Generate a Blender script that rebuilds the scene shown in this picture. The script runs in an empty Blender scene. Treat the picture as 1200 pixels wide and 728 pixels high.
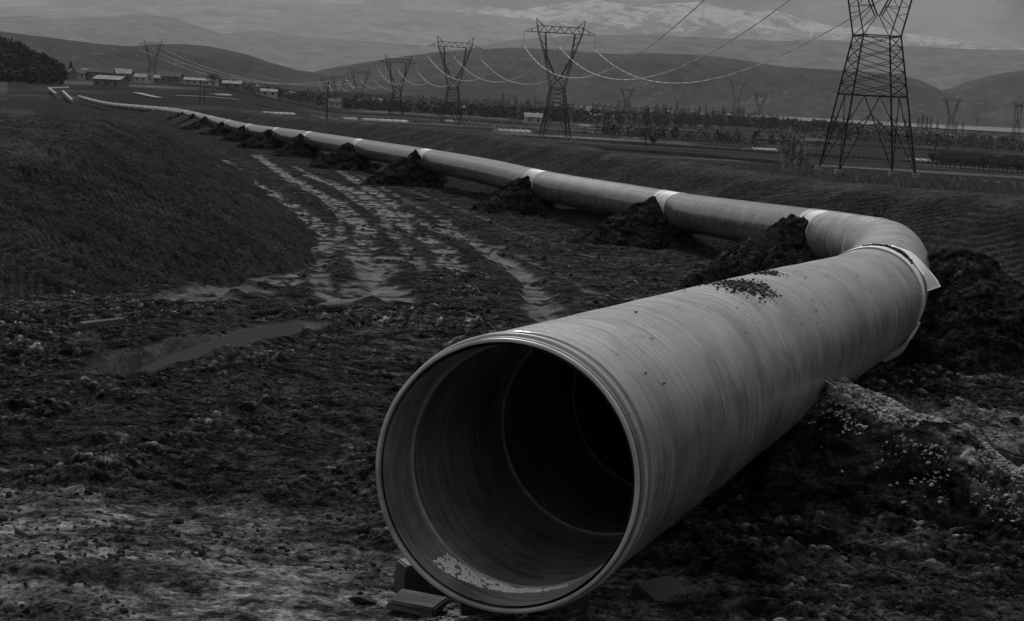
import bpy, math, random
import numpy as np
from mathutils import Matrix, Vector
S = bpy.context.scene
COL = S.collection
random.seed(7)
RNG = np.random.default_rng(7)

# ------------------------------------------------------------------ camera
FPX = 2000.0
ROLL = math.radians(3.0)
PITCH = math.atan((364 - 114) * math.cos(ROLL) / FPX)
_X = np.array([math.cos(ROLL), math.sin(ROLL), 0.0])
_u = np.array([math.sin(ROLL), -math.cos(ROLL), 0.0])
_k = np.array([0.0, 0.0, 1.0])
_Z = math.cos(PITCH) * _u - math.sin(PITCH) * _k
_Y = math.cos(PITCH) * _k + math.sin(PITCH) * _u
MC = np.array([_X, _Y, _Z])            # world = MC @ (right, down, forward)
cam_d = bpy.data.cameras.new("camera")
cam = bpy.data.objects.new("camera", cam_d)
COL.objects.link(cam)
cam_d.sensor_width = 36.0
cam_d.lens = FPX / 1200 * 36
cam_d.clip_start = 0.1
cam_d.clip_end = 90000
_r, _d, _f = MC[:, 0], MC[:, 1], MC[:, 2]
cam.matrix_world = Matrix(((_r[0], -_d[0], -_f[0], 0), (_r[1], -_d[1], -_f[1], 0), (_r[2], -_d[2], -_f[2], 0), (0, 0, 0, 1)))
S.camera = cam
S.render.resolution_x = 1024
S.render.resolution_y = 621

SUN_EL, SUN_AZ = 44.0, -9.0           # azimuth from +Y, negative = to the left
SUN_W, SKY_W, EXPO = 3.2, 0.05, -0.15

# ------------------------------------------------------------------ world
W = bpy.data.worlds.new("World")
S.world = W
W.use_nodes = True
nt = W.node_tree
nt.nodes.clear()
def N(t, typ, **kw):
    n = t.nodes.new(typ)
    for k, v in kw.items():
        setattr(n, k, v)
    return n
def L(t, a, b):
    t.links.new(a, b)
wo = N(nt, 'ShaderNodeOutputWorld')
bg = N(nt, 'ShaderNodeBackground')
sky = N(nt, 'ShaderNodeTexSky', sky_type='NISHITA', sun_disc=False)
sky.sun_elevation = math.radians(SUN_EL)
sky.sun_rotation = math.radians(SUN_AZ)
sky.dust_density = 3.0
bw = N(nt, 'ShaderNodeRGBToBW')
L(nt, sky.outputs[0], bw.inputs[0])
tc = N(nt, 'ShaderNodeTexCoord')
mp = N(nt, 'ShaderNodeMapping')
mp.inputs['Scale'].default_value = (1.0, 1.0, 2.4)
mp.inputs['Location'].default_value = (0.37, 0.1, 0.0)
L(nt, tc.outputs['Generated'], mp.inputs[0])
n1 = N(nt, 'ShaderNodeTexNoise')
n1.inputs['Scale'].default_value = 13.0
n1.inputs['Detail'].default_value = 9
n1.inputs['Roughness'].default_value = 0.58
n1.inputs['Distortion'].default_value = 0.3
L(nt, mp.outputs[0], n1.inputs[0])
cr = N(nt, 'ShaderNodeMapRange', interpolation_type='SMOOTHSTEP')
cr.inputs[1].default_value = 0.43
cr.inputs[2].default_value = 0.60
cr.inputs[3].default_value = 0.55
cr.inputs[4].default_value = 1.7
L(nt, n1.outputs[0], cr.inputs[0])
mu = N(nt, 'ShaderNodeMath', operation='MULTIPLY')
pw = N(nt, 'ShaderNodeMath', operation='POWER'); pw.inputs[1].default_value = 0.5
L(nt, bw.outputs[0], pw.inputs[0])
pk = N(nt, 'ShaderNodeMath', operation='MULTIPLY'); pk.inputs[1].default_value = 2.9
L(nt, pw.outputs[0], pk.inputs[0])
L(nt, pk.outputs[0], mu.inputs[0])
L(nt, cr.outputs[0], mu.inputs[1])
sxyz = N(nt, 'ShaderNodeSeparateXYZ'); L(nt, tc.outputs['Generated'], sxyz.inputs[0])
el = N(nt, 'ShaderNodeMapRange', interpolation_type='SMOOTHSTEP')
el.inputs[1].default_value = 0.06; el.inputs[2].default_value = 0.6; el.inputs[3].default_value = 0.28; el.inputs[4].default_value = 3.2
L(nt, sxyz.outputs[2], el.inputs[0])
mu2 = N(nt, 'ShaderNodeMath', operation='MULTIPLY')
L(nt, mu.outputs[0], mu2.inputs[0]); L(nt, el.outputs[0], mu2.inputs[1])
L(nt, mu2.outputs[0], bg.inputs[0])
bg.inputs[1].default_value = SKY_W
L(nt, bg.outputs[0], wo.inputs[0])

sd = bpy.data.lights.new("sun", 'SUN')
sd.energy = SUN_W
sd.angle = math.radians(1.2)
sd.color = (1, 1, 1)
sun = bpy.data.objects.new("sun", sd)
COL.objects.link(sun)
_e, _a = math.radians(SUN_EL), math.radians(SUN_AZ)
sdir = Vector((math.sin(_a) * math.cos(_e), math.cos(_a) * math.cos(_e), math.sin(_e)))
sun.rotation_euler = sdir.to_track_quat('Z', 'Y').to_euler()
sun.location = (0, 0, 60)

S.view_settings.view_transform = 'Standard'
S.view_settings.look = 'None'
S.view_settings.exposure = EXPO
S.view_settings.gamma = 1.0
S.render.engine = 'CYCLES'
S.cycles.max_bounces = 8
S.cycles.diffuse_bounces = 6
S.cycles.volume_bounces = 0

# ------------------------------------------------------------------ geometry helpers
def pix(px, py, d):
    return MC @ np.array([(px - 600) / FPX * d, (py - 364) / FPX * d, d])
def ray(px, py):
    return pix(px, py, 1.0)

_perm = np.tile(np.random.default_rng(3).permutation(512), 3)
_ga = np.random.default_rng(4).uniform(0, 2 * np.pi, 512)
_gx, _gy = np.cos(_ga).astype(np.float32), np.sin(_ga).astype(np.float32)
_rv = np.random.default_rng(5).uniform(0, 1, (4, 512)).astype(np.float32)
def _h(ix, iy, seed):
    return _perm[_perm[(ix + seed * 37) & 511] + (iy & 511)]
def perlin(x, y, seed=0):
    ix = np.floor(x).astype(np.int64); iy = np.floor(y).astype(np.int64)
    fx = (x - ix).astype(np.float32); fy = (y - iy).astype(np.float32)
    u = fx * fx * fx * (fx * (fx * 6 - 15) + 10); v = fy * fy * fy * (fy * (fy * 6 - 15) + 10)
    def g(dx, dy):
        h = _h(ix + dx, iy + dy, seed) & 511
        return _gx[h] * (fx - dx) + _gy[h] * (fy - dy)
    a = g(0, 0); b = g(1, 0); c = g(0, 1); d = g(1, 1)
    return (a + u * (b - a)) * (1 - v) + (c + u * (d - c)) * v
def fbm(x, y, o=4, seed=0, gain=0.5, lac=2.03):
    s = 0; a = 1
    for i in range(o):
        s = s + a * perlin(x, y, seed + i)
        x = x * lac + 13.7; y = y * lac - 7.1; a *= gain
    return s
def ridged(x, y, o=4, seed=0, gain=0.5):
    s = 0; a = 1; n = 0
    for i in range(o):
        s = s + a * (1 - 2.2 * np.abs(perlin(x, y, seed + i)))
        n += a
        x = x * 2.07 + 3.1; y = y * 2.07 + 9.2; a *= gain
    return s / n
def worley(x, y, seed=0):
    """clod field: rounded lumps of random height"""
    ix = np.floor(x).astype(np.int64); iy = np.floor(y).astype(np.int64)
    best = np.zeros(x.shape, np.float32)
    for dx in (-1, 0, 1):
        for dy in (-1, 0, 1):
            h = _h(ix + dx, iy + dy, seed) & 511
            px = ix + dx + _rv[0][h]; py = iy + dy + _rv[1][h]
            ang = _rv[3][h] * 6.28
            ex = (x - px); ey = (y - py)
            c, s = np.cos(ang), np.sin(ang)
            rx = ex * c + ey * s; ry = (-ex * s + ey * c) * 1.7
            rr = 0.30 + 0.45 * _rv[2][h]
            d2 = (rx * rx + ry * ry) / (rr * rr)
            hh = _rv[2][h] * np.sqrt(np.clip(1 - d2, 0, 1))
            best = np.maximum(best, hh.astype(np.float32))
    return best
def sstep(a, b, x):
    t = np.clip((x - a) / (b - a), 0, 1)
    return t * t * (3 - 2 * t)
def polyline(x, y, pts):
    """distance, signed side, interpolated third column, arclength"""
    bd = np.full(x.shape, 1e9); bz = np.zeros(x.shape); bs = np.zeros(x.shape); bt = np.zeros(x.shape)
    acc = 0
    for (x0, y0, z0), (x1, y1, z1) in zip(pts[:-1], pts[1:]):
        dx, dy = x1 - x0, y1 - y0
        l2 = dx * dx + dy * dy; l = math.sqrt(l2)
        t = np.clip(((x - x0) * dx + (y - y0) * dy) / l2, 0, 1)
        ex = x - x0 - t * dx; ey = y - y0 - t * dy
        d = np.hypot(ex, ey)
        m = d < bd
        bd = np.where(m, d, bd); bz = np.where(m, z0 + (z1 - z0) * t, bz)
        bs = np.where(m, np.sign(dx * ey - dy * ex), bs); bt = np.where(m, acc + t * l, bt)
        acc += l
    return bd, bs, bz, bt

# ------------------------------------------------------------------ the pipeline's centre line
R0 = 0.60
C0 = MC @ np.array([-0.036, 0.703, 7.22])
CL = [C0, C0 + (pix(1020, 350, 20.0) - C0) * 0.5, pix(1020, 350, 20.0)]
for a in [(1041, 306, 27.2), (1022, 291, 33.0), (985, 281, 37.6), (940, 272, 42.0), (858, 258, 49.3), (804, 249, 54.2), (733, 235.5, 60.5),
          (646, 219.5, 68.0), (573, 202, 78), (512, 190, 88), (422, 174, 108), (370, 165, 123), (325, 158, 141), (293, 153, 158),
          (248, 142, 195), (210, 132.5, 245), (165, 127, 315), (130, 123.2, 390), (110, 119, 450), (93, 114, 500)]:
    CL.append(pix(*a))
CL = np.array(CL)
def catmull(P, n=24):
    out = []
    Q = np.vstack([2 * P[0] - P[1], P, 2 * P[-1] - P[-2]])
    for i in range(1, len(Q) - 2):
        p0, p1, p2, p3 = Q[i - 1], Q[i], Q[i + 1], Q[i + 2]
        # centripetal knots
        t0 = 0; t1 = t0 + np.linalg.norm(p1 - p0) ** .5; t2 = t1 + np.linalg.norm(p2 - p1) ** .5; t3 = t2 + np.linalg.norm(p3 - p2) ** .5
        for t in np.linspace(t1, t2, n, endpoint=False):
            A1 = (t1 - t) / (t1 - t0) * p0 + (t - t0) / (t1 - t0) * p1
            A2 = (t2 - t) / (t2 - t1) * p1 + (t - t1) / (t2 - t1) * p2
            A3 = (t3 - t) / (t3 - t2) * p2 + (t - t2) / (t3 - t2) * p3
            B1 = (t2 - t) / (t2 - t0) * A1 + (t - t0) / (t2 - t0) * A2
            B2 = (t3 - t) / (t3 - t1) * A2 + (t - t1) / (t3 - t1) * A3
            out.append((t2 - t) / (t2 - t1) * B1 + (t - t1) / (t2 - t1) * B2)
    out.append(P[-1])
    return np.array(out)
CLs = catmull(CL)
CS = np.concatenate([[0], np.cumsum(np.linalg.norm(np.diff(CLs, axis=0), axis=1))])
def cl_at(s):
    return np.array([np.interp(s, CS, CLs[:, i]) for i in range(3)]).T
def s_of_y(y):
    return float(np.interp(y, CLs[:, 1], CS))

# ------------------------------------------------------------------ terrain heights
_ry = np.array([0, 7, 10, 15, 20, 30, 42, 55, 80, 110, 160, 250, 330, 400, 500, 700, 1000, 1500, 3000, 30000.])
_rz = np.array([-2.1, -2.36, -2.60, -2.88, -3.15, -3.70, -4.15, -4.50, -4.75, -5.0, -5.4, -5.7, -6.8, -7.9, -8.3, -11, -12.8, -15, -17.5, -17.5])
_vy = np.array([0, 20, 45, 70, 110, 190, 533, 1500, 3000, 30000.])
_vz = np.array([-2.6, -3.3, -4.4, -5.2, -5.9, -7.0, -11.6, -15.2, -17.5, -17.5])
def base_h(x, y):
    r = np.hypot(x, y)
    yy = np.where(y > 0, r, r * 0.3)
    zr = np.interp(yy, _ry, _rz); zv = np.interp(yy, _vy, _vz)
    lat = x - np.interp(y, CLs[:, 1], CLs[:, 0])
    w = sstep(12, 40, lat) + sstep(-40, -90, lat)
    w = np.clip(w, 0, 1)
    z = zr * (1 - w) + zv * w
    az = x / np.maximum(np.abs(y), 1)
    z = z + 10.5 * sstep(-0.10, -0.19, az) * sstep(520, 1000, r) * sstep(6000, 3000, r)
    z = z + sstep(150, 600, r) * 1.2 * perlin(x / 260, y / 260, 3)
    return z
def hit(px, py):
    d = ray(px, py); z = -4.0
    for _ in range(60):
        t = z / d[2]
        zn = float(base_h(np.array([d[0] * t]), np.array([d[1] * t]))[0])
        z = z * 0.5 + zn * 0.5
    t = z / d[2]
    return np.array([d[0] * t, d[1] * t, z])

RUTS = [  # pixel polylines of the tyre tracks, width in metres, paleness
    ([(262, 188), (290, 212), (330, 232), (372, 262), (378, 285), (345, 305), (330, 335)], .26, 1),
    ([(300, 182), (345, 212), (395, 238), (430, 270), (420, 300), (440, 330), (470, 352)], .28, 1),
    ([(360, 205), (420, 225), (470, 262), (520, 292), (532, 320)], .26, 1),
    ([(392, 196), (450, 232), (480, 256), (545, 280), (600, 310), (628, 335), (640, 378)], .24, .9),
    ([(520, 262), (560, 285), (605, 312), (632, 345), (646, 382)], .20, 1),
    ([(275, 205), (285, 240), (300, 262), (285, 300), (240, 352)], .30, .8),
    ([(455, 300), (430, 330), (390, 350), (350, 356)], .34, .8),
    ([(330, 200), (372, 224), (400, 252), (396, 285), (372, 312), (380, 345)], .17, .8),
    ([(345, 195), (400, 222), (448, 255), (470, 285), (500, 318)], .16, .8),
    ([(420, 205), (470, 232), (520, 258), (585, 290), (655, 320), (700, 345)], .16, .6),
    ([(240, 182), (268, 205), (276, 235), (262, 275), (270, 330), (330, 352)], .22, .7),
    ([(480, 222), (540, 246), (610, 272), (690, 300), (760, 322)], .15, .5),
    ([(290, 250), (330, 275), (322, 305), (270, 332), (200, 352)], .40, .7),
    ([(0, 610), (140, 592), (300, 545), (430, 498)], .20, .0),
    ([(0, 530), (120, 500), (230, 470), (330, 452), (440, 415)], .16, .0),
    ([(60, 395), (160, 412), (260, 372), (360, 352)], .16, .1),
    ([(640, 262), (760, 290), (860, 318)], .22, .4),
]
RUTW = []
for pts, w, pl_ in RUTS:
    RUTW.append(([tuple(hit(a, b)) for a, b in pts], w, pl_))
PUD = []   # puddles: centre, half axes, angle
for (ax, ay), (bx, by), hw in [((168, 429), (338, 389), .36), ((1146, 551), (1260, 548), .5), ((1168, 574), (1250, 580), .25)]:
    a = hit(ax, ay); b = hit(bx, by); c = (a + b) / 2
    PUD.append((c, np.linalg.norm((b - a)[:2]) / 2, hw, math.atan2(b[1] - a[1], b[0] - a[0])))
def pud_d(x, y, p):
    c, ha, hb, an = p
    ex, ey = x - c[0], y - c[1]
    u = (ex * math.cos(an) + ey * math.sin(an)) / ha; v = (-ex * math.sin(an) + ey * math.cos(an)) / hb
    return np.hypot(u, v) + 0.35 * perlin(x * 1.3, y * 1.3, 40)
SUN_PATCH = hit(1172, 505)
def clods(x, y, r, m):
    """lumpy mud relief; m = roughness mask"""
    w3 = worley(x / 0.16, y / 0.14 + 9, 13); w4 = worley(x / 0.075, y / 0.065 + 9, 14); w2 = worley(x / 0.34 + 5, y / 0.30, 12)
    z = (0.11 * worley(x / 0.75, y / 0.6, 11) + 0.085 * w2) * m
    z = z + 0.060 * w3 * m + 0.030 * w4 * (0.25 + 0.75 * m) * sstep(70, 30, r)
    z = z + 0.085 * fbm(x / 0.8, y / 0.42, 5, 21, .58) * m
    z = z + 0.012 * fbm(x / 0.11, y / 0.07, 3, 25, .6) * sstep(45, 20, r)
    global CREST
    CREST = np.clip(0.9 * w4 * sstep(70, 30, r) + 0.8 * w3 + .3 * w2 - .62 + .5 * perlin(x / .22, y / .11, 19), 0, 1) * np.clip(m * 1.4, 0, 1)
    return z
def ground_h(x, y):
    x = np.asarray(x, float); y = np.asarray(y, float)
    z = base_h(x, y)
    tone = np.zeros(x.shape); wet = np.zeros(x.shape)
    r = np.hypot(x, y)
    near = (r < 560)
    xi, yi, ri = x[near], y[near], r[near]
    zi = z[near]; ti = np.zeros(xi.shape); wi = np.zeros(xi.shape)
    fade = sstep(560, 300, ri)
    lat = xi - np.interp(yi, CLs[:, 1], CLs[:, 0])
    inrow = sstep(-34, -28, lat) * sstep(16, 11, lat)
    big = fbm(xi / 7, yi / 9, 4, 1)
    zi = zi + 0.11 * big * inrow * sstep(5, 14, ri) * (.35 + .65 * sstep(40, 24, ri)) + (0.10 * sstep(34, 20, ri) + .03) * fbm(xi / 2.2, yi / 2.0, 3, 6) * inrow
    # relief mask
    m = 0.62 + 0.75 * fbm(xi / 2.6, yi / 3.4, 4, 8, .6)
    pale = sstep(10.9, 8.4, yi + 0.55 * xi + .8 * perlin(xi / 2.1, yi / 1.2, 35)) * sstep(1.2, 0.2, xi - 0.06 * yi)      # trodden fine mud at the front left
    pale = np.clip(pale + 0.5 * perlin(xi / 1.1, yi / 0.7, 31) * pale, 0, 1)
    m = m * (1 - 0.72 * pale)
    # patches of smooth, wiped mud
    sm = sstep(0.12, 0.42, fbm(xi / 3.0 + 4, yi / 5.5, 4, 17, .55))
    m = m * (1 - 0.7 * sm)
    ti = ti + 0.16 * sm + 0.64 * pale
    mz = np.zeros(xi.shape)
    for pts, w, pl_ in RUTW:
        P = np.array(pts)
        bb = (xi > P[:, 0].min() - 3) & (xi < P[:, 0].max() + 3) & (yi > P[:, 1].min() - 3) & (yi < P[:, 1].max() + 3)
        if not bb.any():
            continue
        xb = xi[bb] + 0.25 * perlin(xi[bb] / 0.9, yi[bb] / 0.9, 50); yb = yi[bb] + 0.3 * perlin(xi[bb] / 1.3, yi[bb] / 1.3, 51)
        d, s, _, t = polyline(xb, yb, pts)
        w2 = w * (1 + 0.6 * perlin(t / 3.5, t * 0, 52))
        core = sstep(w2 * 1.75, w2 * 0.7, d)
        lip = np.exp(-((d - w2 * 1.5) / (w2 * 0.45)) ** 2)
        kk = .35 + .65 * sstep(20, 30, np.hypot(xi[bb], yi[bb]))
        mz[bb] += kk * (-0.05 * core + 0.012 * lip * (0.6 + 0.8 * perlin(t / 0.5, s, 53)))
        m[bb] = m[bb] * (1 - 0.93 * core) * (1 - .65 * sstep(4.5 * w2, 1.5 * w2, d)) + 0.05 * lip
        brk = sstep(-0.2, 0.2, perlin(t / 1.1, d / .3, 54) + 0.05)
        ti[bb] = np.maximum(ti[bb], core * (.35 + .65 * brk) * (.37 + .30 * perlin(xb / .35, yb / .5, 56)) * pl_); wi[bb] = np.maximum(wi[bb], core * brk * pl_)
    m = np.clip(m, 0.02, 1.4)
    zi = zi + mz * inrow * sstep(200, 60, ri)
    for p in PUD: m = m * (1 - .95 * sstep(2.4, 1.2, pud_d(xi, yi, p)))
    zi = zi + clods(xi, yi, ri, m * (0.25 + 0.75 * inrow)) * fade * (.55 + .45 * sstep(34, 20, ri))
    ti = np.clip(ti + CREST * 1.1 * (1 - .5 * ti), 0, 1)
    # sunlit patch of ground at the right, painted into the tone
    dp = np.hypot((xi - SUN_PATCH[0]) / 1.5, (yi - SUN_PATCH[1]) / 2.2) + .3 * perlin(xi / .5, yi / .5, 77)
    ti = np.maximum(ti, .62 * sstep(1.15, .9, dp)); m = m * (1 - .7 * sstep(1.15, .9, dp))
    for p in PUD:
        d = pud_d(xi, yi, p)
        k = sstep(1.45, 1.1, d)
        zi = zi * (1 - k) + (p[0][2] - 0.10) * k
        zi = zi + 0.06 * np.exp(-((d - 1.75) / 0.35) ** 2)
        wi = np.maximum(wi, sstep(1.9, 1.2, d) * .8)
    z[near] = zi; tone[near] = ti; wet[near] = wi
    # far fields: long strips with their own tones
    f = sstep(60, 130, r)
    ff = (f > 0) & (y > 0)
    xf, yf = x[ff], y[ff]
    q = np.log(np.maximum(yf, 1)) * 9 + 0.9 * xf / np.maximum(yf, 1)
    st = np.floor(q * 1.7 + 1.2 * perlin(xf / 420, yf / 420, 71))
    hh = _rv[0][(st.astype(np.int64) * 7 + np.floor((xf + 0.3 * yf) / (60 + 0.09 * yf)).astype(np.int64) * 13) & 511]
    tt = 0.0 + 0.65 * hh ** 2 + 0.6 * perlin(xf / 40, yf / 14, 72)
    lat2 = np.abs(xf - np.interp(yf, CLs[:, 1], CLs[:, 0])); off = sstep(12, 40, lat2)
    tone[ff] = tone[ff] * (1 - f[ff] * off) + np.clip(tt, 0, 1) * f[ff] * 0.75 * off
    return z, tone, wet

# ------------------------------------------------------------------ mesh building
def tag(o, label=None, cat=None, group=None, kind=None):
    if label: o['label'] = label
    if cat: o['category'] = cat
    if group: o['group'] = group
    if kind: o['kind'] = kind
    return o
def mesh_np(name, V, Fq, mat, parent=None, smooth=True, attrs=None, tris=False):
    me = bpy.data.meshes.new(name)
    k = Fq.shape[1]
    me.vertices.add(len(V)); me.loops.add(Fq.size); me.polygons.add(len(Fq))
    me.vertices.foreach_set('co', np.ascontiguousarray(V, np.float32).ravel())
    me.loops.foreach_set('vertex_index', np.ascontiguousarray(Fq, np.int32).ravel())
    me.polygons.foreach_set('loop_start', np.arange(0, Fq.size, k, dtype=np.int32))
    me.polygons.foreach_set('loop_total', np.full(len(Fq), k, np.int32))
    me.polygons.foreach_set('use_smooth', np.full(len(Fq), smooth, bool))
    me.update(calc_edges=True)
    for an, av in (attrs or {}).items():
        if av.ndim == 1:
            a = me.attributes.new(an, 'FLOAT', 'POINT'); a.data.foreach_set('value', av.astype(np.float32))
        else:
            a = me.attributes.new(an, 'FLOAT_VECTOR', 'POINT'); a.data.foreach_set('vector', av.astype(np.float32).ravel())
    if mat: me.materials.append(mat)
    o = bpy.data.objects.new(name, me)
    COL.objects.link(o)
    if parent: o.parent = parent
    return o
def grid_faces(nr, nc, mask=None, wrap=False):
    i = np.arange(nr - 1)[:, None]; j = np.arange(nc - 1 if not wrap else nc)[None, :]
    j2 = (j + 1) % nc
    a = i * nc + j; b = i * nc + j2; c = (i + 1) * nc + j2; d = (i + 1) * nc + j
    Fq = np.stack([a + 0 * j, b, c, d + 0 * j], -1).reshape(-1, 4)
    if mask is not None:
        Fq = Fq[mask.ravel()[Fq].any(1)]
    return Fq
def compact(V, Fq, attrs):
    used, inv = np.unique(Fq, return_inverse=True)
    return V[used], inv.reshape(Fq.shape), {k: v[used] for k, v in attrs.items()}
def empty(name, loc=(0, 0, 0)):
    o = bpy.data.objects.new(name, None); COL.objects.link(o); o.location = loc
    return o
class MB:
    def __init__(s): s.v = []; s.f = []; s.n = 0
    def add(s, V, Fl):
        s.v.append(np.asarray(V, float)); s.f += [tuple(i + s.n for i in f) for f in Fl]; s.n += len(V)
    def bar(s, a, b, w, w2=None, sides=4):
        a = np.asarray(a, float); b = np.asarray(b, float); d = b - a; l = np.linalg.norm(d)
        if l < 1e-6: return
        d /= l; h = np.cross(d, [0, 0, 1.0])
        if np.linalg.norm(h) < .05: h = np.cross(d, [1.0, 0, 0])
        h /= np.linalg.norm(h); v = np.cross(h, d)
        w2 = w if w2 is None else w2
        V = []
        for P, ww in ((a, w), (b, w2)):
            for k in range(sides):
                t = 2 * math.pi * (k + .5) / sides
                V.append(P + ww * .5 * (math.cos(t) * h + math.sin(t) * v) * (1.414 if sides == 4 else 1))
        Fl = [(k, (k + 1) % sides, sides + (k + 1) % sides, sides + k) for k in range(sides)]
        Fl += [tuple(range(sides))[::-1], tuple(range(sides, 2 * sides))]
        s.add(V, Fl)
    def box(s, c, sz, rz=0.0, jitter=0.0, top=1.0):
        V = []
        for dx in (-.5, .5):
            for dy in (-.5, .5):
                for dz in (-.5, .5):
                    k = top if dz > 0 else 1
                    V.append([dx * sz[0] * k, dy * sz[1] * k, dz * sz[2]])
        V = np.array(V) + (RNG.uniform(-jitter, jitter, (8, 3)) if jitter else 0)
        c_, s_ = math.cos(rz), math.sin(rz)
        V = V @ np.array([[c_, s_, 0], [-s_, c_, 0], [0, 0, 1]]) + np.array(c)
        s.add(V, [(0, 1, 3, 2), (4, 6, 7, 5), (0, 4, 5, 1), (2, 3, 7, 6), (0, 2, 6, 4), (1, 5, 7, 3)])
    def build(s, name, mat, parent=None, smooth=False):
        me = bpy.data.meshes.new(name)
        me.from_pydata(np.vstack(s.v).tolist(), [], s.f)
        if smooth: me.polygons.foreach_set('use_smooth', [True] * len(me.polygons))
        me.materials.append(mat)
        o = bpy.data.objects.new(name, me); COL.objects.link(o)
        if parent: o.parent = parent
        return o

# ------------------------------------------------------------------ materials
def mat(name, base, rough=.7, spec=.5, metal=0.0):
    m = bpy.data.materials.new(name); m.use_nodes = True
    b = m.node_tree.nodes['Principled BSDF']
    b.inputs['Base Color'].default_value = (base, base, base, 1)
    b.inputs['Roughness'].default_value = rough
    b.inputs['Specular IOR Level'].default_value = spec if spec > .25 else 0.0
    b.inputs['Metallic'].default_value = metal
    return m
def nodes(m):
    return m.node_tree, m.node_tree.nodes['Principled BSDF']
def noise(t, vec, scale, detail=4, rough=.55, dist=0):
    n = N(t, 'ShaderNodeTexNoise'); n.inputs['Scale'].default_value = scale; n.inputs['Detail'].default_value = detail
    n.inputs['Roughness'].default_value = rough; n.inputs['Distortion'].default_value = dist
    if vec: L(t, vec, n.inputs[0])
    return n.outputs[0]
def rng(t, v, a, b, c, d):
    n = N(t, 'ShaderNodeMapRange'); L(t, v, n.inputs[0])
    for i, q in enumerate((a, b, c, d)): n.inputs[i + 1].default_value = q
    return n.outputs[0]
def math_(t, op, a, b):
    n = N(t, 'ShaderNodeMath', operation=op)
    for i, q in enumerate((a, b)):
        if isinstance(q, (int, float)): n.inputs[i].default_value = q
        else: L(t, q, n.inputs[i])
    return n.outputs[0]
def attr(t, name, out='Fac'):
    n = N(t, 'ShaderNodeAttribute'); n.attribute_name = name
    return n.outputs[out]
def objvec(t, scale=(1, 1, 1)):
    c = N(t, 'ShaderNodeTexCoord'); m_ = N(t, 'ShaderNodeMapping'); m_.inputs['Scale'].default_value = scale
    L(t, c.outputs['Object'], m_.inputs[0]); return m_.outputs[0]
def bump(t, b, h, strength, dist):
    n = N(t, 'ShaderNodeBump'); n.inputs['Strength'].default_value = strength; n.inputs['Distance'].default_value = dist
    L(t, h, n.inputs['Height']); L(t, n.outputs[0], b.inputs['Normal'])
def noisy(name, lo, hi, scale, rough=.75, spec=.3, bs=0, bd=.02, metal=0, detail=5, vscale=(1, 1, 1)):
    m = mat(name, lo, rough, spec, metal); t, b = nodes(m); v = objvec(t, vscale)
    f = noise(t, v, scale, detail)
    L(t, rng(t, f, .3, .7, lo, hi), b.inputs['Base Color'])
    if bs: bump(t, b, f, bs, bd)
    return m

def soil_mat(name, dark, pale, wetrough=.32, dryrough=.62, calm=False):
    m = mat(name, dark); t, b = nodes(m); v = objvec(t)
    tone = attr(t, 'tone'); wet = attr(t, 'wet')
    f1 = noise(t, v, 24, 7, .75); f2 = noise(t, v, 1.7, 5, .6)
    c = math_(t, 'ADD', math_(t, 'MULTIPLY', math_(t, 'POWER', tone, 1.7), pale - dark), dark)
    c = math_(t, 'MULTIPLY', c, rng(t, f1, .36, .64, .18, 2.1))
    c = math_(t, 'MULTIPLY', c, rng(t, f2, .3, .7, .75, 1.25))
    c = math_(t, 'MULTIPLY', c, rng(t, noise(t, objvec(t, (1.1, 2.0, 2.0)), 1.25, 8, .68, .4), .40, .60, .80 if calm else .38, 1.15 if calm else 1.5))
    c = math_(t, 'MULTIPLY', c, rng(t, noise(t, v, 6.5, 7, .75), .40, .62, .62 if calm else .28, 1.35 if calm else 2.0))
    L(t, c, b.inputs['Base Color'])
    r = math_(t, 'ADD', math_(t, 'MULTIPLY', wet, wetrough - dryrough), dryrough)
    r = math_(t, 'MULTIPLY', r, rng(t, f2, .3, .7, .85, 1.15))
    L(t, r, b.inputs['Roughness'])
    L(t, math_(t, 'MULTIPLY', math_(t, 'POWER', wet, 2.0), .05), b.inputs['Specular IOR Level'])
    h = math_(t, 'ADD', noise(t, v, 26, 7, .75), math_(t, 'MULTIPLY', noise(t, v, 7, 4, .65), 1.6))
    bump(t, b, h, 1.0, .07)
    return m
M_mud = soil_mat('mud', .020, .17)
M_soil = soil_mat('dug_soil', .016, .13, .42, .6)
M_raked = soil_mat('raked_soil', .022, .10, .5, .7, calm=True)
M_soil2 = soil_mat('sun_topped_soil', .016, .25, .5, .7)  # pale end is for the sunlight painted on the big mound's crest
M_clod = noisy('clod_soil', .012, .06, 9, .8, 0, .6, .01)

# ------------------------------------------------------------------ ground sheet
def lin_log(segs):
    out = []
    for a, b, n, kind in segs:
        out.append(np.geomspace(a, b, n, endpoint=False) if kind == 'log' else np.linspace(a, b, n, endpoint=False))
    return np.concatenate(out)
radii = lin_log([(.4, 6.5, 24, 'log'), (6.5, 34, 950, 'log'), (34, 140, 430, 'log'), (140, 700, 130, 'log'), (700, 22000, 66, 'log'), (22000, 22001, 1, 'lin')])
A = math.radians
azs = np.concatenate([np.linspace(-A(180), -A(40), 50, endpoint=False), np.linspace(-A(40), -A(19), 60, endpoint=False),
                      np.linspace(-A(19), A(19), 1150, endpoint=False), np.linspace(A(19), A(40), 60, endpoint=False), np.linspace(A(40), A(180), 50, endpoint=False)])
RR, AA = np.meshgrid(radii, azs, indexing='ij')
GX, GY = RR * np.sin(AA), RR * np.cos(AA)
gz, gt, gw = ground_h(GX.ravel(), GY.ravel())
Vg = np.stack([GX.ravel(), GY.ravel(), gz], -1)
nr, nc = RR.shape
g = mesh_np('ground', Vg, grid_faces(nr, nc, wrap=True)[:, ::-1], M_mud, attrs={'tone': gt, 'wet': gw})
tag(g, 'dark churned mud with tyre ruts running beside the pipeline into the plain', kind='structure')

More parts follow.
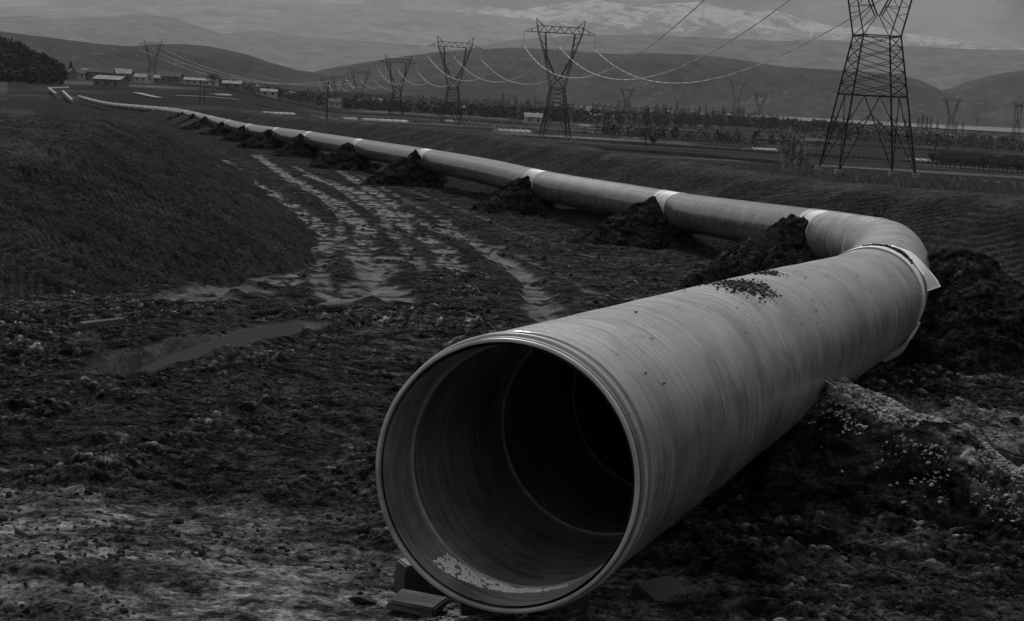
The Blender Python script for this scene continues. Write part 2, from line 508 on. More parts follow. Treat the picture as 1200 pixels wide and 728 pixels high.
# spoil heap and spoil bank: heightfields cut out of the same polar grid
def spoil(name, crest, sf, sb, teeth, label, cat, rmin, rmax, amin, amax, nr_, nc_, warp=.7, lump=.4, tline=.5, top_flat=0.6, seed=0, tskew=1.6, period=.55, tone0=.1):
    rr = np.geomspace(rmin, rmax, nr_); aa = np.linspace(A(amin), A(amax), nc_)
    R_, A_ = np.meshgrid(rr, aa, indexing='ij'); x = (R_ * np.sin(A_)).ravel(); y = (R_ * np.cos(A_)).ravel()
    wx = x + warp * fbm(x / 5, y / 5, 3, seed + 1); wy = y + warp * fbm(x / 5, y / 5, 3, seed + 4)
    d, s, zc, t = polyline(wx, wy, crest)
    zc = zc + .3 * warp * fbm(t / 5, s * 0, 3, seed + 7)
    slope = np.where(s > 0, sf, sb)
    dd = np.sqrt(np.maximum(d - top_flat, 0) ** 2 + .25) - .5
    gz_ = base_h(x, y)
    z = zc - slope * dd + .25 * lump * fbm(x / 1.6, y / 1.6, 4, seed + 9)
    fl = sstep(.1, .9, dd)
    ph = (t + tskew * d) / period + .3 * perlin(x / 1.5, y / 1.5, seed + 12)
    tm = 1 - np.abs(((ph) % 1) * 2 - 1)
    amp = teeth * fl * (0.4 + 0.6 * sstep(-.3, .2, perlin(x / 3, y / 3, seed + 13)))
    z = z + amp * (tm - .5) + clods(x, y, np.hypot(x, y), lump + 1.2 * lump * np.clip(fbm(x / 2, y / 2, 3, seed + 15), -.5, 1)) * .9
    foot = sstep(.5, -.1, z - gz_)
    z = z - .05
    mask = z > gz_ - .22
    V = np.stack([x, y, z], -1)
    Fq = grid_faces(nr_, nc_, mask)[:, ::-1]
    tn = np.clip(tone0 + .22 * (1 - fl) + .3 * fbm(x / 2.3, y / 2.3, 3, seed + 20) + tline * (tm - .5) * fl * sstep(-.45, .15, perlin(x / 2.5, y / 2.5, seed + 31)) + .1 + CREST * .22, 0, 1)  # flat top gets a paler tone than the flanks
    V, Fq, at = compact(V, Fq, {'tone': tn, 'wet': np.zeros(len(x))})
    o = mesh_np(name, V, Fq, M_raked, attrs=at)
    return tag(o, label, cat)
bank = [tuple(pix(*p)) for p in [(1700, 262, 44), (1200, 231, 50), (1075, 220, 54), (967, 211, 58), (867, 199, 65), (775, 184.5, 75), (700, 175, 85), (550, 152, 116),
                                 (382, 139.5, 160), (331, 135.5, 180), (279, 127.5, 205), (240, 127, 235), (200, 124, 290)]]
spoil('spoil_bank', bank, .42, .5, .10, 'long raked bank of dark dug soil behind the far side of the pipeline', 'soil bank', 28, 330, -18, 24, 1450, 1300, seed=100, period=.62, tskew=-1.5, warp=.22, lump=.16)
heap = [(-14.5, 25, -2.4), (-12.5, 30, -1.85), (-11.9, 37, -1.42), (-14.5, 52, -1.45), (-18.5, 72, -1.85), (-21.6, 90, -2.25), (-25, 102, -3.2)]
spoil('spoil_heap', heap, .6, .47, .05, 'broad raked heap of dark soil left of the rutted track, with a paler top', 'soil heap', 19, 115, -32, -6, 900, 1000, top_flat=1.3, seed=200, tskew=1.3, period=.25, lump=.5, warp=.32, tline=.30, tone0=.0)
small_heaps = [([(-37, 120, -3.2), (-44, 150, -3.3), (-52, 175, -3.9)], 'low rough soil heap farther along the pipeline, just left of it', 24, 110, 190, -24, -12),
               ([(-36, 215, -3.9), (-48, 262, -3.7), (-56, 292, -4.4)], 'distant low soil heap lying on the far side of the pipeline', 25, 200, 310, -16, -7)]
for cst, lb, q, r1, r2, a1, a2 in small_heaps:
    spoil('spoil_heap', cst, .45, .4, .1, lb, 'soil heap', r1, r2, a1, a2, 160, 260, seed=q * 13)

# soil mounds carrying the pipe
def _even_pale(x, y, d): return .12
def mound(name, cx, cy, ztop, ridge, rad, slope, label, group=None, cat='soil mound', res=(150, 220), seed=0, lump=1.0, tone0=.0, dry=_even_pale, prof=None, rough=.08, mt=None):
    """ridge: list of (x,y,z) crest points; flanks fall at slope"""
    n1_, n2_ = res
    rr = rad * (np.arange(n1_) / (n1_ - 1)) ** .8; aa = np.linspace(0, 2 * np.pi, n2_, endpoint=False)
    R_, A_ = np.meshgrid(rr, aa, indexing='ij')
    x = (cx + R_ * np.cos(A_)).ravel(); y = (cy + R_ * np.sin(A_)).ravel()
    wx = x + .3 * fbm(x / 1.2, y / 1.2, 3, seed + 1); wy = y + .3 * fbm(x / 1.2, y / 1.2, 3, seed + 4)
    d, s, zc, t = polyline(wx, wy, ridge)
    dd = np.sqrt(d ** 2 + .03) - .17
    z = zc - (slope * dd if prof is None else prof(dd)) + rough * fbm(x / .7, y / .7, 4, seed + 5)
    r = np.hypot(x, y)
    m = .55 + .9 * fbm(x / 1.1, y / 1.1, 3, seed + 8)
    z = z + clods(x + seed, y, r, np.clip(m, .15, 1.4) * lump)
    gz_ = base_h(x, y)
    z = np.maximum(z, gz_ - .35)
    mask = z > gz_ - .3
    Fq = grid_faces(n1_, n2_, mask, wrap=True)
    tn = np.clip(tone0 - .1 + .2 * fbm(x / .9, y / .9, 3, seed + 20) + CREST * .6 + dry(x, y, d) * (.30 + 1.6 * CREST), 0, 1)  # dry lifts the tone; on the big mound it paints a sunlit crest
    V, Fq, at = compact(np.stack([x, y, z], -1), Fq, {'tone': tn, 'wet': np.zeros(len(x))})
    o = mesh_np(name, V, Fq, mt or M_soil, attrs=at)
    return tag(o, label, cat, group)
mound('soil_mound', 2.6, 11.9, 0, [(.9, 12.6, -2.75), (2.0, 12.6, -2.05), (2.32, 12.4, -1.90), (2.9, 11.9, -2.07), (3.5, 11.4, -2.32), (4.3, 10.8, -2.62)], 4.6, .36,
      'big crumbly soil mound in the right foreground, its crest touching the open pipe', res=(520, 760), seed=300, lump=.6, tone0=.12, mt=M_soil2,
      dry=lambda x, y, d: 1.1 * sstep(.55, .1, d + .35 * perlin(x / .5, y / .5, 9)), prof=lambda dd: .72 * np.minimum(dd, .6) + .22 * np.maximum(dd - .6, 0))  # crest band painted pale as if sunlit, lower face left dark
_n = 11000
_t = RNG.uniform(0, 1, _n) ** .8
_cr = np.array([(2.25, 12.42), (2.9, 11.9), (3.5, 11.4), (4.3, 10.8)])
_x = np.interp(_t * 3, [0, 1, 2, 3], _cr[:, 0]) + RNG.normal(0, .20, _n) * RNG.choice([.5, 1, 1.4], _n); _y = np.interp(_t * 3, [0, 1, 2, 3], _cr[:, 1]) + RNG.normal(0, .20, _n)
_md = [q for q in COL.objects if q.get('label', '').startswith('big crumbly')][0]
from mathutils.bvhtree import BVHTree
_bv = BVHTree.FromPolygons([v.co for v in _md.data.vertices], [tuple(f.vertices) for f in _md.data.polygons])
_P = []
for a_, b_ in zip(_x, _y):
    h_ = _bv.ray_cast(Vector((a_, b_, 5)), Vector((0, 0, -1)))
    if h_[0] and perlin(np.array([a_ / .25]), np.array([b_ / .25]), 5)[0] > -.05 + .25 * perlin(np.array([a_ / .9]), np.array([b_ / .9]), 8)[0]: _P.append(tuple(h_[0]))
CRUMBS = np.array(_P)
mound('soil_mound', 6.2, 23.2, 0, [(5.2, 24.4, -2.6), (6.15, 24.2, -1.78), (6.8, 23.4, -2.1), (7.9, 22.0, -2.9)], 5.2, .55,
      'steep dark soil mound at the far right, behind the bend of the pipe', res=(340, 520), seed=330, lump=.8)
JY = [39.6, 55.6, 69.6, 90, 108, 125.5, 141, 158, 176, 195, 213, 232]
ords = ['first', 'second', 'third', 'fourth', 'fifth', 'sixth', 'seventh', 'eighth', 'ninth', 'tenth', 'eleventh', 'twelfth']
for i, jy in enumerate(JY):
    c = cl_at(s_of_y(jy)); c2 = cl_at(s_of_y(jy) + 1); tdir = (c2 - c); tdir /= np.linalg.norm(tdir)
    left = np.array([-tdir[1], tdir[0], 0.]); left /= np.linalg.norm(left)
    if left[0] > 0: left = -left
    k = 1 + .15 * math.sin(i * 2.3)
    p0 = c + left * .75 - tdir * .2; p1 = c + left * 2.0 * k - tdir * .9; p2 = c + left * 3.4 * k - tdir * 1.8
    gz0 = float(base_h(np.array([c[0]]), np.array([c[1]]))[0])
    rd = [(c[0] - left[0] * 1.0, c[1] - left[1] * 1.0, gz0 + .35), (c[0] + left[0] * .2, c[1] + left[1] * .2, c[2] - .35), (p0[0], p0[1], c[2] + .47 - .07 * (i % 3)), (p1[0], p1[1], c[2] - .38), (p2[0], p2[1], gz0 + .05)]
    mound('soil_mound', (c + left * 1.2)[0], (c + left * 1.2)[1], 0, rd, 4.6, .62,
          'dark soil mound heaped against the pipe, ' + ords[i] + ' from the bend going into the distance', 'soil mounds along the pipeline',
          res=(150, 210) if i < 5 else (60, 90), seed=400 + 30 * i, lump=1.15, rough=.20)

# ------------------------------------------------------------------ loose clods
def ico():
    p = (1 + 5 ** .5) / 2
    V = np.array([(-1, p, 0), (1, p, 0), (-1, -p, 0), (1, -p, 0), (0, -1, p), (0, 1, p), (0, -1, -p), (0, 1, -p), (p, 0, -1), (p, 0, 1), (-p, 0, -1), (-p, 0, 1)]) / 1.9
    Fi = np.array([(0, 11, 5), (0, 5, 1), (0, 1, 7), (0, 7, 10), (0, 10, 11), (1, 5, 9), (5, 11, 4), (11, 10, 2), (10, 7, 6), (7, 1, 8), (3, 9, 4), (3, 4, 2), (3, 2, 6), (3, 6, 8), (3, 8, 9), (4, 9, 5), (2, 4, 11), (6, 2, 10), (8, 6, 7), (9, 8, 1)])
    return V, Fi
def scatter(name, P, sz, mat_, label, cat=None, kind='stuff', flat=.65):
    V, Fi = ico(); n = len(P)
    J = RNG.uniform(.75, 1.2, (n, 12, 1))
    B = V[None] * J
    sc = sz[:, None, None] * np.stack([RNG.uniform(.7, 1.5, n), RNG.uniform(.7, 1.3, n), RNG.uniform(.5, 1, n) * flat / .65], -1)[:, None, :]
    B = B * sc
    a = RNG.uniform(0, 6.28, n); c, s = np.cos(a)[:, None], np.sin(a)[:, None]
    tl = RNG.uniform(-.5, .5, n)[:, None]
    X_ = B[..., 0] * c - B[..., 1] * s; Y_ = B[..., 0] * s + B[..., 1] * c; Z_ = B[..., 2] + tl * B[..., 0]
    B = np.stack([X_, Y_, Z_], -1) + P[:, None, :]
    Fq = (Fi[None] + (np.arange(n) * 12)[:, None, None]).reshape(-1, 3)
    o = mesh_np(name, B.reshape(-1, 3), Fq, mat_, smooth=False)
    tag(o, label, cat, kind=kind)
    return o
n = 34000
rr = np.exp(RNG.uniform(np.log(7.2), np.log(70), n)); aa = RNG.uniform(-.34, .34, n)
x = rr * np.sin(aa); y = rr * np.cos(aa)
keep = (fbm(x / 1.8, y / 1.8, 3, 90) + RNG.uniform(-.35, .35, n)) > 0.0
x, y, rr = x[keep], y[keep], rr[keep]
z, tn_, wt_ = ground_h(x, y)
ok = wt_ < .3
x, y, z, rr = x[ok], y[ok], z[ok], rr[ok]
sz = .0045 * np.exp(RNG.exponential(.40, len(x))) * (1 + rr / 14)
sz = np.minimum(sz, .018 * (1 + rr / 16))
bg_ = RNG.uniform(0, 1, len(x)) < .006
sz = np.where(bg_, RNG.uniform(.025, .06, len(x)), sz)
scatter('mud_clods', np.stack([x, y, z + sz * .2], -1), sz, M_clod, 'small loose clods of earth and stones strewn over the mud', 'mud clods')

M_crumb = noisy('sunlit_crumbs', .08, .34, 9, .8, 0)  # pale colour stands in for sunlit highlights on the crest
scatter('soil_crumbs', CRUMBS, RNG.uniform(.1, 1, len(CRUMBS)) ** 3 * .014 + .004, M_crumb, 'soil crumbs, coloured pale as if sunlit, covering the crest of the big soil mound at right', 'soil crumbs')
# ------------------------------------------------------------------ pipeline
def pipe_mat(name, lo, hi, rough, coat=0.0, streak=1.0, spec=.5):
    m = mat(name, lo, rough, spec); t, b = nodes(m)
    pc = attr(t, 'pc', 'Vector')
    def sv(sc):
        q = N(t, 'ShaderNodeMapping'); q.inputs['Scale'].default_value = sc; L(t, pc, q.inputs[0]); return q.outputs[0]
    a = noise(t, sv((.35, .35, 5.0)), 4.0, 7, .62)          # wraps: tight along the pipe, long around it
    b2 = noise(t, sv((.9, .9, .9)), 1.4, 5, .6)
    c3 = noise(t, sv((.12, .12, 16)), 3.0, 4, .7)
    col = rng(t, a, .25, .75, lo, hi)
    col = math_(t, 'MULTIPLY', col, rng(t, b2, .3, .7, .72, 1.22))
    col = math_(t, 'MULTIPLY', col, rng(t, c3, .3, .7, 1 - .25 * streak, 1 + .22 * streak))
    sm_ = noise(t, sv((.5, .5, 1.1)), 1.9, 6, .65)
    col = math_(t, 'MULTIPLY', col, rng(t, sm_, .34, .5, .60, 1.06))
    # specks of dirt
    sp = noise(t, sv((6, 6, 6)), 5.0, 3, .5)
    col = math_(t, 'MULTIPLY', col, rng(t, sp, .27, .33, .30, 1.0))
    sp2 = noise(t, sv((2.2, 2.2, 1.2)), 2.6, 6, .7)
    col = math_(t, 'MULTIPLY', col, rng(t, sp2, .30, .42, .55, 1.0))
    L(t, col, b.inputs['Base Color'])
    L(t, rng(t, math_(t, 'ADD', a, math_(t, 'MULTIPLY', b2, .6)), .5, 1.1, rough * .72, rough * 1.35), b.inputs['Roughness'])
    h = math_(t, 'ADD', math_(t, 'MULTIPLY', a, 1.0), math_(t, 'MULTIPLY', c3, .5))
    bump(t, b, h, .55 * streak, .02)
    if coat: b.inputs['Coat Weight'].default_value = coat; b.inputs['Coat Roughness'].default_value = .25
    return m
M_coat = pipe_mat('pipe_coating', .10, .25, .21, 0, .6, .9)
M_coatf = pipe_mat('pipe_coating_far', .04, .17, .14, 0, .28, 1.0)
M_sleeve = pipe_mat('joint_sleeve', .42, .58, .5, 0, .5)
M_sleevef = pipe_mat('joint_sleeve_far', .19, .33, .5, 0, .7)
M_steel = pipe_mat('bare_steel', .07, .13, .4, 0, .5)
M_line = pipe_mat('pipe_lining', .12, .36, .26, 0, .3, .4)
M_rim = pipe_mat('rim_steel', .26, .40, .35, 0, .4)
M_seam = noisy('weld_seam', .25, .45, 14, .45, .5)

def tube(name, s0, s1, prof, mat_, parent, na=64, ds=.25, cap=False, wob=0.0, seed=0):
    """prof(s)->radius, or constant; swept along the centre line"""
    ns = max(3, int((s1 - s0) / ds) + 1)
    ss = np.linspace(s0, s1, ns)
    P = cl_at(ss); T = cl_at(ss + .05) - cl_at(ss - .05)
    if s0 < .06: T[0] = T[min(1, ns - 1)] if np.linalg.norm(T[0]) < .06 else T[0]
    T /= np.linalg.norm(T, axis=1)[:, None]
    Hh = np.cross(T, [0, 0, 1.]); Hh /= np.linalg.norm(Hh, axis=1)[:, None]; Vv = np.cross(Hh, T)
    an = np.linspace(0, 2 * np.pi, na, endpoint=False)
    rad = np.array([prof(q) if callable(prof) else prof for q in ss])
    R_ = rad[:, None] * np.ones(na)[None]
    if wob:
        R_ = R_ + wob * perlin(np.cos(an)[None] * 1.2 + ss[:, None] * .9, np.sin(an)[None] * 1.2 + seed + ss[:, None] * .2, 80)
    V = P[:, None] + R_[..., None] * (np.cos(an)[None, :, None] * Hh[:, None] + np.sin(an)[None, :, None] * Vv[:, None])
    pc = np.stack([np.cos(an)[None] + 0 * ss[:, None], np.sin(an)[None] + 0 * ss[:, None], ss[:, None] + .05 * np.cos(an)[None]], -1)
    V = V.reshape(-1, 3); Fq = grid_faces(ns, na, wrap=True)
    return mesh_np(name, V, Fq, mat_, parent, attrs={'pc': pc.reshape(-1, 3)})
def ring(name, s, r_in, r_out, w, mat_, parent, na=96, rnd=5):
    """a closed ring of rectangular section between two radii, from s to s+w"""
    P = cl_at(np.array([s, s + w])); T = cl_at(s + .3) - cl_at(s); T /= np.linalg.norm(T)
    Hh = np.cross(T, [0, 0, 1.]); Hh /= np.linalg.norm(Hh); Vv = np.cross(Hh, T)
    an = np.linspace(0, 2 * np.pi, na, endpoint=False)
    b_ = min(.25 * w, .2 * (r_out - r_in))
    prof = [(0, r_in + b_), (0, r_out - b_), (b_, r_out), (w - b_, r_out), (w, r_out - b_), (w, r_in + b_), (w - b_, r_in), (b_, r_in)]
    rows = []
    for ds_, rr_ in prof:
        c = P[0] + T * ds_
        rows.append(c + rr_ * (np.cos(an)[:, None] * Hh + np.sin(an)[:, None] * Vv))
    V = np.array(rows + [rows[0]]).reshape(-1, 3)
    Fq = grid_faces(len(prof) + 1, na, wrap=True)
    pc = np.tile(np.stack([np.cos(an), np.sin(an), 0 * an], -1), (len(prof) + 1, 1)); pc[:, 2] = s
    return mesh_np(name, V, Fq, mat_, parent, attrs={'pc': pc})
PL = empty('pipeline', tuple(C0 - np.array([0, 0, R0])))
tag(PL, 'huge pale coated pipeline, open at its near end, bending away into the distance', 'pipeline')
def reparent(o):
    o.parent = PL; o.matrix_parent_inverse = Matrix.Translation(-Vector(PL.location))
    return o
bend_s = float(np.linalg.norm(CL[2] - C0))
# near joint with the open end
def coat_r(s):
    return R0 + .004 * math.exp(-((s - 6.7) / .12) ** 2) - .006 * math.exp(-((s - 6.45) / .1) ** 2)
first = reparent(tube('pipe_section', .20, bend_s - .25, coat_r, M_coat, None, na=160, ds=.05, wob=.006))
tag(first, label='big near pipe length, pale and streaked with fine rings round its coating')
rm = ring('rim', 0.0, R0 - .030, R0 - .013, .035, M_rim, None, na=160); rm.parent = first; rm.matrix_parent_inverse = Matrix()
st_ = tube('bare_end', .03, .215, lambda s: R0 - .010 if s < .11 else R0 - .005, M_steel, None, na=160, ds=.01); st_.parent = first
for i, (s_, w_) in enumerate([(.085, .016), (.185, .03)]):
    q = ring('end_ring', s_, R0 - .02, R0 + .004, w_, M_rim if i == 0 else M_coat, None, na=160); q.parent = first
ln = tube('lining', .02, bend_s - .1, R0 - .042, M_line, None, na=128, ds=.15); ln.parent = first
for s_, w_ in [(.34, .006), (1.62, .016), (2.95, .016), (5.5, .016)]:
    q = ring('inner_seam', s_, R0 - .056, R0 - .040, w_, M_seam, None, na=128); q.parent = first
for o in [q for q in COL.objects if q.parent is first]:
    o.matrix_parent_inverse = Matrix()
first_inv = Matrix.Translation(-Vector(PL.location))
# joints farther on
joints = [bend_s] + [s_of_y(v) for v in JY]
while joints[-1] < CS[-1] - 30:
    joints.append(joints[-1] + 18.5)
joints.append(CS[-1])
for i, (a, b) in enumerate(zip(joints[:-1], joints[1:])):
    far = a > 130
    nm = 'pipe_bend' if i == 0 else 'pipe_section'
    last = i == len(joints) - 2
    sec = reparent(tube(nm, a + (.38 if i == 0 else .90), b - (.90 if not last else 0), R0, M_coat if i == 0 else M_coatf, None, na=64 if not far else 32, ds=.3 if not far else 1.2, wob=.004, seed=i))
    if a < 260:
        for s_ in ((a + .45, a + .92, b - .96) if not last else (a + .58,)):
            e = ring('end_ring', s_, R0 - .03, R0 + .010, .08, M_sleevef, None, na=64 if not far else 32); e.parent = sec
    if i == 0:
        e = ring('miter_seam', a + 12.6, R0 - .01, R0 + .012, .05, M_sleeve, None); e.parent = sec
for i, a in enumerate(joints[:-1]):
    if i == 0: continue
    far = a > 130
    sl = reparent(tube('joint_sleeve', a - .95, a + .95, R0 - .004, M_sleevef, None, na=64 if not far else 24, ds=.1 if not far else .4, wob=.006, seed=i))
# wrapped joint of the near pipe with its loose sheet
sl = reparent(tube('joint_sleeve', bend_s - .30, bend_s + .42, lambda s: R0 + .014 + .006 * math.sin(s * 9), M_sleeve, None, na=128, ds=.04, wob=.016))
tag(sl, label='white wrapped sheet round the near pipe joint at the bend')
ei = ring('end_ring', bend_s - .36, R0 - .01, R0 + .02, .05, M_rim, None, na=128); ei.parent = sl
def sheet(name, s, ang0, ang1, flare, length, seed):
    P = cl_at(np.array([s]))[0]; T = cl_at(s + .3) - cl_at(s); T /= np.linalg.norm(T)
    Hh = np.cross(T, [0, 0, 1.]); Hh /= np.linalg.norm(Hh); Vv = np.cross(Hh, T)
    na, nl = 26, 10; V = []
    for sh in (0, 1):
        for j in range(nl):
            for i in range(na):
                t = i / (na - 1); l = j / (nl - 1)
                an = ang0 + (ang1 - ang0) * t
                k = t ** 1.6
                r_ = R0 + .022 + sh * .006 + flare * k * l ** .6 + .012 * math.sin(9 * t + 5 * l + seed)
                V.append(P + T * (length * (l - .2) * (.55 + .45 * k)) + r_ * (math.cos(an) * Hh + math.sin(an) * Vv))
    V = np.array(V); f1 = grid_faces(nl, na); f2 = f1[:, ::-1] + nl * na
    rim_ = [(j * na + i, j * na + i + 1, nl * na + j * na + i + 1, nl * na + j * na + i) for j in (0, nl - 1) for i in range(na - 1)]
    rim_ += [(j * na + i, (j + 1) * na + i, nl * na + (j + 1) * na + i, nl * na + j * na + i) for i in (0, na - 1) for j in range(nl - 1)]
    pc = np.zeros((len(V), 3)); pc[:, 0] = np.linspace(0, 2, len(V))
    return mesh_np(name, V, np.vstack([f1, f2, np.array(rim_)]), M_sleeve, None, attrs={'pc': pc})
fl = sheet('loose_flap', bend_s + .55, math.radians(75), math.radians(10), .13, .6, 0); fl.parent = sl
tag(fl, label='torn white sheet standing off the right side of the joint')
fl = sheet('loose_flap', bend_s - .35, math.radians(-20), math.radians(-72), .16, .5, 3); fl.parent = sl
tag(fl, label='small white corner of sheet hanging below the joint')

# dirt lying on top of the near pipe
def on_pipe(s, ang_deg, n, ls, la, smax, name, label):
    ss = s + RNG.normal(0, ls, n); an = np.radians(ang_deg) + RNG.normal(0, la, n)
    P = cl_at(ss); T = cl_at(ss + .05) - cl_at(ss - .05); T /= np.linalg.norm(T, axis=1)[:, None]
    Hh = np.cross(T, [0, 0, 1.]); Hh /= np.linalg.norm(Hh, axis=1)[:, None]; Vv = np.cross(Hh, T)
    rr_ = R0 + .004
    X_ = P + rr_ * (np.cos(an)[:, None] * Hh + np.sin(an)[:, None] * Vv)
    scatter(name, X_, RNG.uniform(.3, 1, n) ** 2 * smax, M_clod, label, 'soil crumbs', flat=.4)
on_pipe(4.7, 80, 800, .26, .17, .015, 'soil_crumbs', 'dark soil crumbs lying on top of the near pipe at its middle')
on_pipe(6.3, 92, 200, .14, .10, .014, 'soil_crumbs', 'thin line of soil crumbs on the crown of the near pipe, beyond the larger patch')
on_pipe(bend_s + .45, 78, 600, .10, .26, .034, 'soil_crumbs', 'dark soil clods lying on the crown of the white wrapped joint')
on_pipe(4.5, 60, 90, 2.6, .45, .009, 'mud_specks', 'sparse mud specks stuck along the flank of the near pipe')
# gritty residue inside the pipe mouth, its brightness painted as if lit
n = 2600
an = np.radians(RNG.uniform(-128, -62, n)); tq = (np.degrees(an) + 128) / 66
ss = .22 + .16 * tq + RNG.uniform(-.10, .10, n) * (1 - .75 * tq)
hole = perlin(ss * 34, an * 18, 33) < .16
ss, an = ss[hole], an[hole]; n = len(ss)
T = CL[1] - C0; T /= np.linalg.norm(T); Hh = np.cross(T, [0, 0, 1.]); Hh /= np.linalg.norm(Hh); Vv = np.cross(Hh, T)
P = C0 + T * ss[:, None] + (R0 - .043) * (np.cos(an)[:, None] * Hh + np.sin(an)[:, None] * Vv)
M_lit_grit = noisy('grit', .7, .85, 20, .6, .4)
scatter('grit_residue', P, RNG.uniform(.003, .007, n), M_lit_grit, 'curved patch of grit, coloured bright as if lit, lying inside the mouth of the pipe', 'grit')

# two stretches still lying apart far off
def pipe_string(p0, p1, label):
    p0 = np.array(p0); p1 = np.array(p1)
    e = empty('pipe_string', tuple(p0)); tag(e, label, 'pipe', 'separate pipe strings lying beyond the pipeline')
    mb = MB(); mb.bar([0, 0, 0], p1 - p0, .95, sides=16); mb.build('pipe_section', M_far, e, smooth=False)
    for k in (.02, .5, .98):
        q = MB(); d = (p1 - p0) / np.linalg.norm(p1 - p0); c = (p1 - p0) * k; q.bar(c - d * .4, c + d * .4, 1.05, sides=16); q.build('joint_sleeve', M_farw, e)
M_far = noisy('far_pipe', .22, .32, 1.0, .6, 0); M_farw = noisy('far_sleeve', .3, .4, 2, .6, 0)
pipe_string(pix(85, 118, 520), pix(74, 107.5, 640), 'short pale pipe stretch lying alone beyond the end of the pipeline')
pipe_string(pix(66, 110.5, 600), pix(57, 103.5, 700), 'slanting pale pipe stretch, leftmost of those lying on the far slope')
pipe_string(pix(58, 103.8, 710), pix(80, 103.0, 730), 'level pale pipe stretch lying across the far slope')

# ------------------------------------------------------------------ puddles, timbers
M_water = mat('puddle_water', .03, .18, .24)
t, b = nodes(M_water); bump(t, b, noise(t, objvec(t), 6, 3), .06, .01)
def blob(name, c, ha, hb, an, z, mat_, seed, n=64):
    th = np.linspace(0, 2 * np.pi, n, endpoint=False)
    V = [(c[0], c[1], z)]
    for a_ in th:
        k = 1 + .0 * math.sin(3 * a_ + seed)
        u_, v_ = ha * k * math.cos(a_), hb * k * math.sin(a_)
        V.append((c[0] + u_ * math.cos(an) - v_ * math.sin(an), c[1] + u_ * math.sin(an) + v_ * math.cos(an), z))
    me = bpy.data.meshes.new(name); me.from_pydata(V, [], [(0, i + 1, (i + 1) % n + 1) for i in range(n)]); me.materials.append(mat_)
    o = bpy.data.objects.new(name, me); COL.objects.link(o); return o
for i, p in enumerate(PUD):
    o = blob('puddle', p[0], p[1] * 1.15, p[2] * 1.3, p[3], p[0][2] - .05, M_water, i)
    tag(o, ['still grey puddle left of the pipe, behind a ridge of mud', 'narrow puddle at the right edge of the photo', 'small puddle just in front of the right-hand one', 'shallow wet patch between the ruts and the soil heap'][i], kind='structure')
M_wood = noisy('weathered_wood', .045, .10, 3, .8, 0, .3, .01, vscale=(1, 8, 8))
M_wood2 = noisy('dark_wood', .02, .045, 3, .7, .3, .4, .01, vscale=(1, 8, 8))
def timber(name, c, size, rz, label, cat, mt=None, tilt=0.0, ry=0.0):
    import bmesh
    bm = bmesh.new(); bmesh.ops.create_cube(bm, size=1)
    for v in bm.verts: v.co = Vector((v.co.x * size[0], v.co.y * size[1], v.co.z * size[2] + size[2] / 2)) + Vector(RNG.uniform(-.016, .016, 3))
    bmesh.ops.bevel(bm, geom=list(bm.edges), offset=.008, segments=2, affect='EDGES')
    me = bpy.data.meshes.new(name); bm.to_mesh(me); bm.free(); me.materials.append(mt or M_wood)
    o = bpy.data.objects.new(name, me); COL.objects.link(o); o.location = tuple(c); o.rotation_euler = (tilt, ry, rz)
    return tag(o, label, cat)
def gpt(px, py, dz=0.0):
    h_ = hit(px, py); zz = ground_h(np.array([h_[0]]), np.array([h_[1]]))[0][0]
    return (h_[0], h_[1], zz + dz)
timber('wood_board', gpt(120, 386, -.01), (.60, .15, .10), .62, 'pale square timber lying in the mud at left, near the puddle', 'board', ry=-.05)
c = gpt(490, 712)
timber('wood_block', (c[0], c[1] + .02, c[2] + .01), (.26, .17, .055), -.35, 'pale wooden block on the mud at the lower left of the pipe mouth', 'wood block')
timber('wood_block', (c[0] + .03, c[1] + .45, c[2] - .03), (.30, .2, .16), .3, 'dark wooden block wedged below the left side of the pipe mouth', 'wood block', M_wood2)
c = gpt(775, 708)
timber('wood_block', (c[0], c[1], c[2] - .04), (.26, .2, .07), .75, 'dark wooden block tilted in the mud right of the pipe mouth', 'wood block', M_wood2, tilt=.35)
timber('wood_beam', (.12, 7.95, -2.43), (.62, .22, .15), .14, 'dark timber beam lying across beneath the pipe mouth', 'beam', M_wood2)
# dry weed standing on the bank foot behind the bend
def weed(c, h_, label, n=26):
    mb = MB()
    for i in range(n):
        a_ = random.uniform(0, 6.28); l = h_ * random.uniform(.5, 1); k = random.uniform(.05, .3)
        p = np.array([0, 0, 0.]); q = np.array([math.cos(a_) * k * l, math.sin(a_) * k * l, l])
        mb.bar(p, q, .02, .01, sides=3)
        mb.bar(q, q + np.array([random.uniform(-.08, .08), 0, random.uniform(-.12, .02)]), .06, .03, sides=3)
    o = mb.build('dry_weed', M_clod); o.location = c; return tag(o, label, 'weed')
p = pix(1029, 262, 45); weed((p[0], p[1], p[2] - .2), .65, 'small dark dry weed standing behind the bend of the pipe')

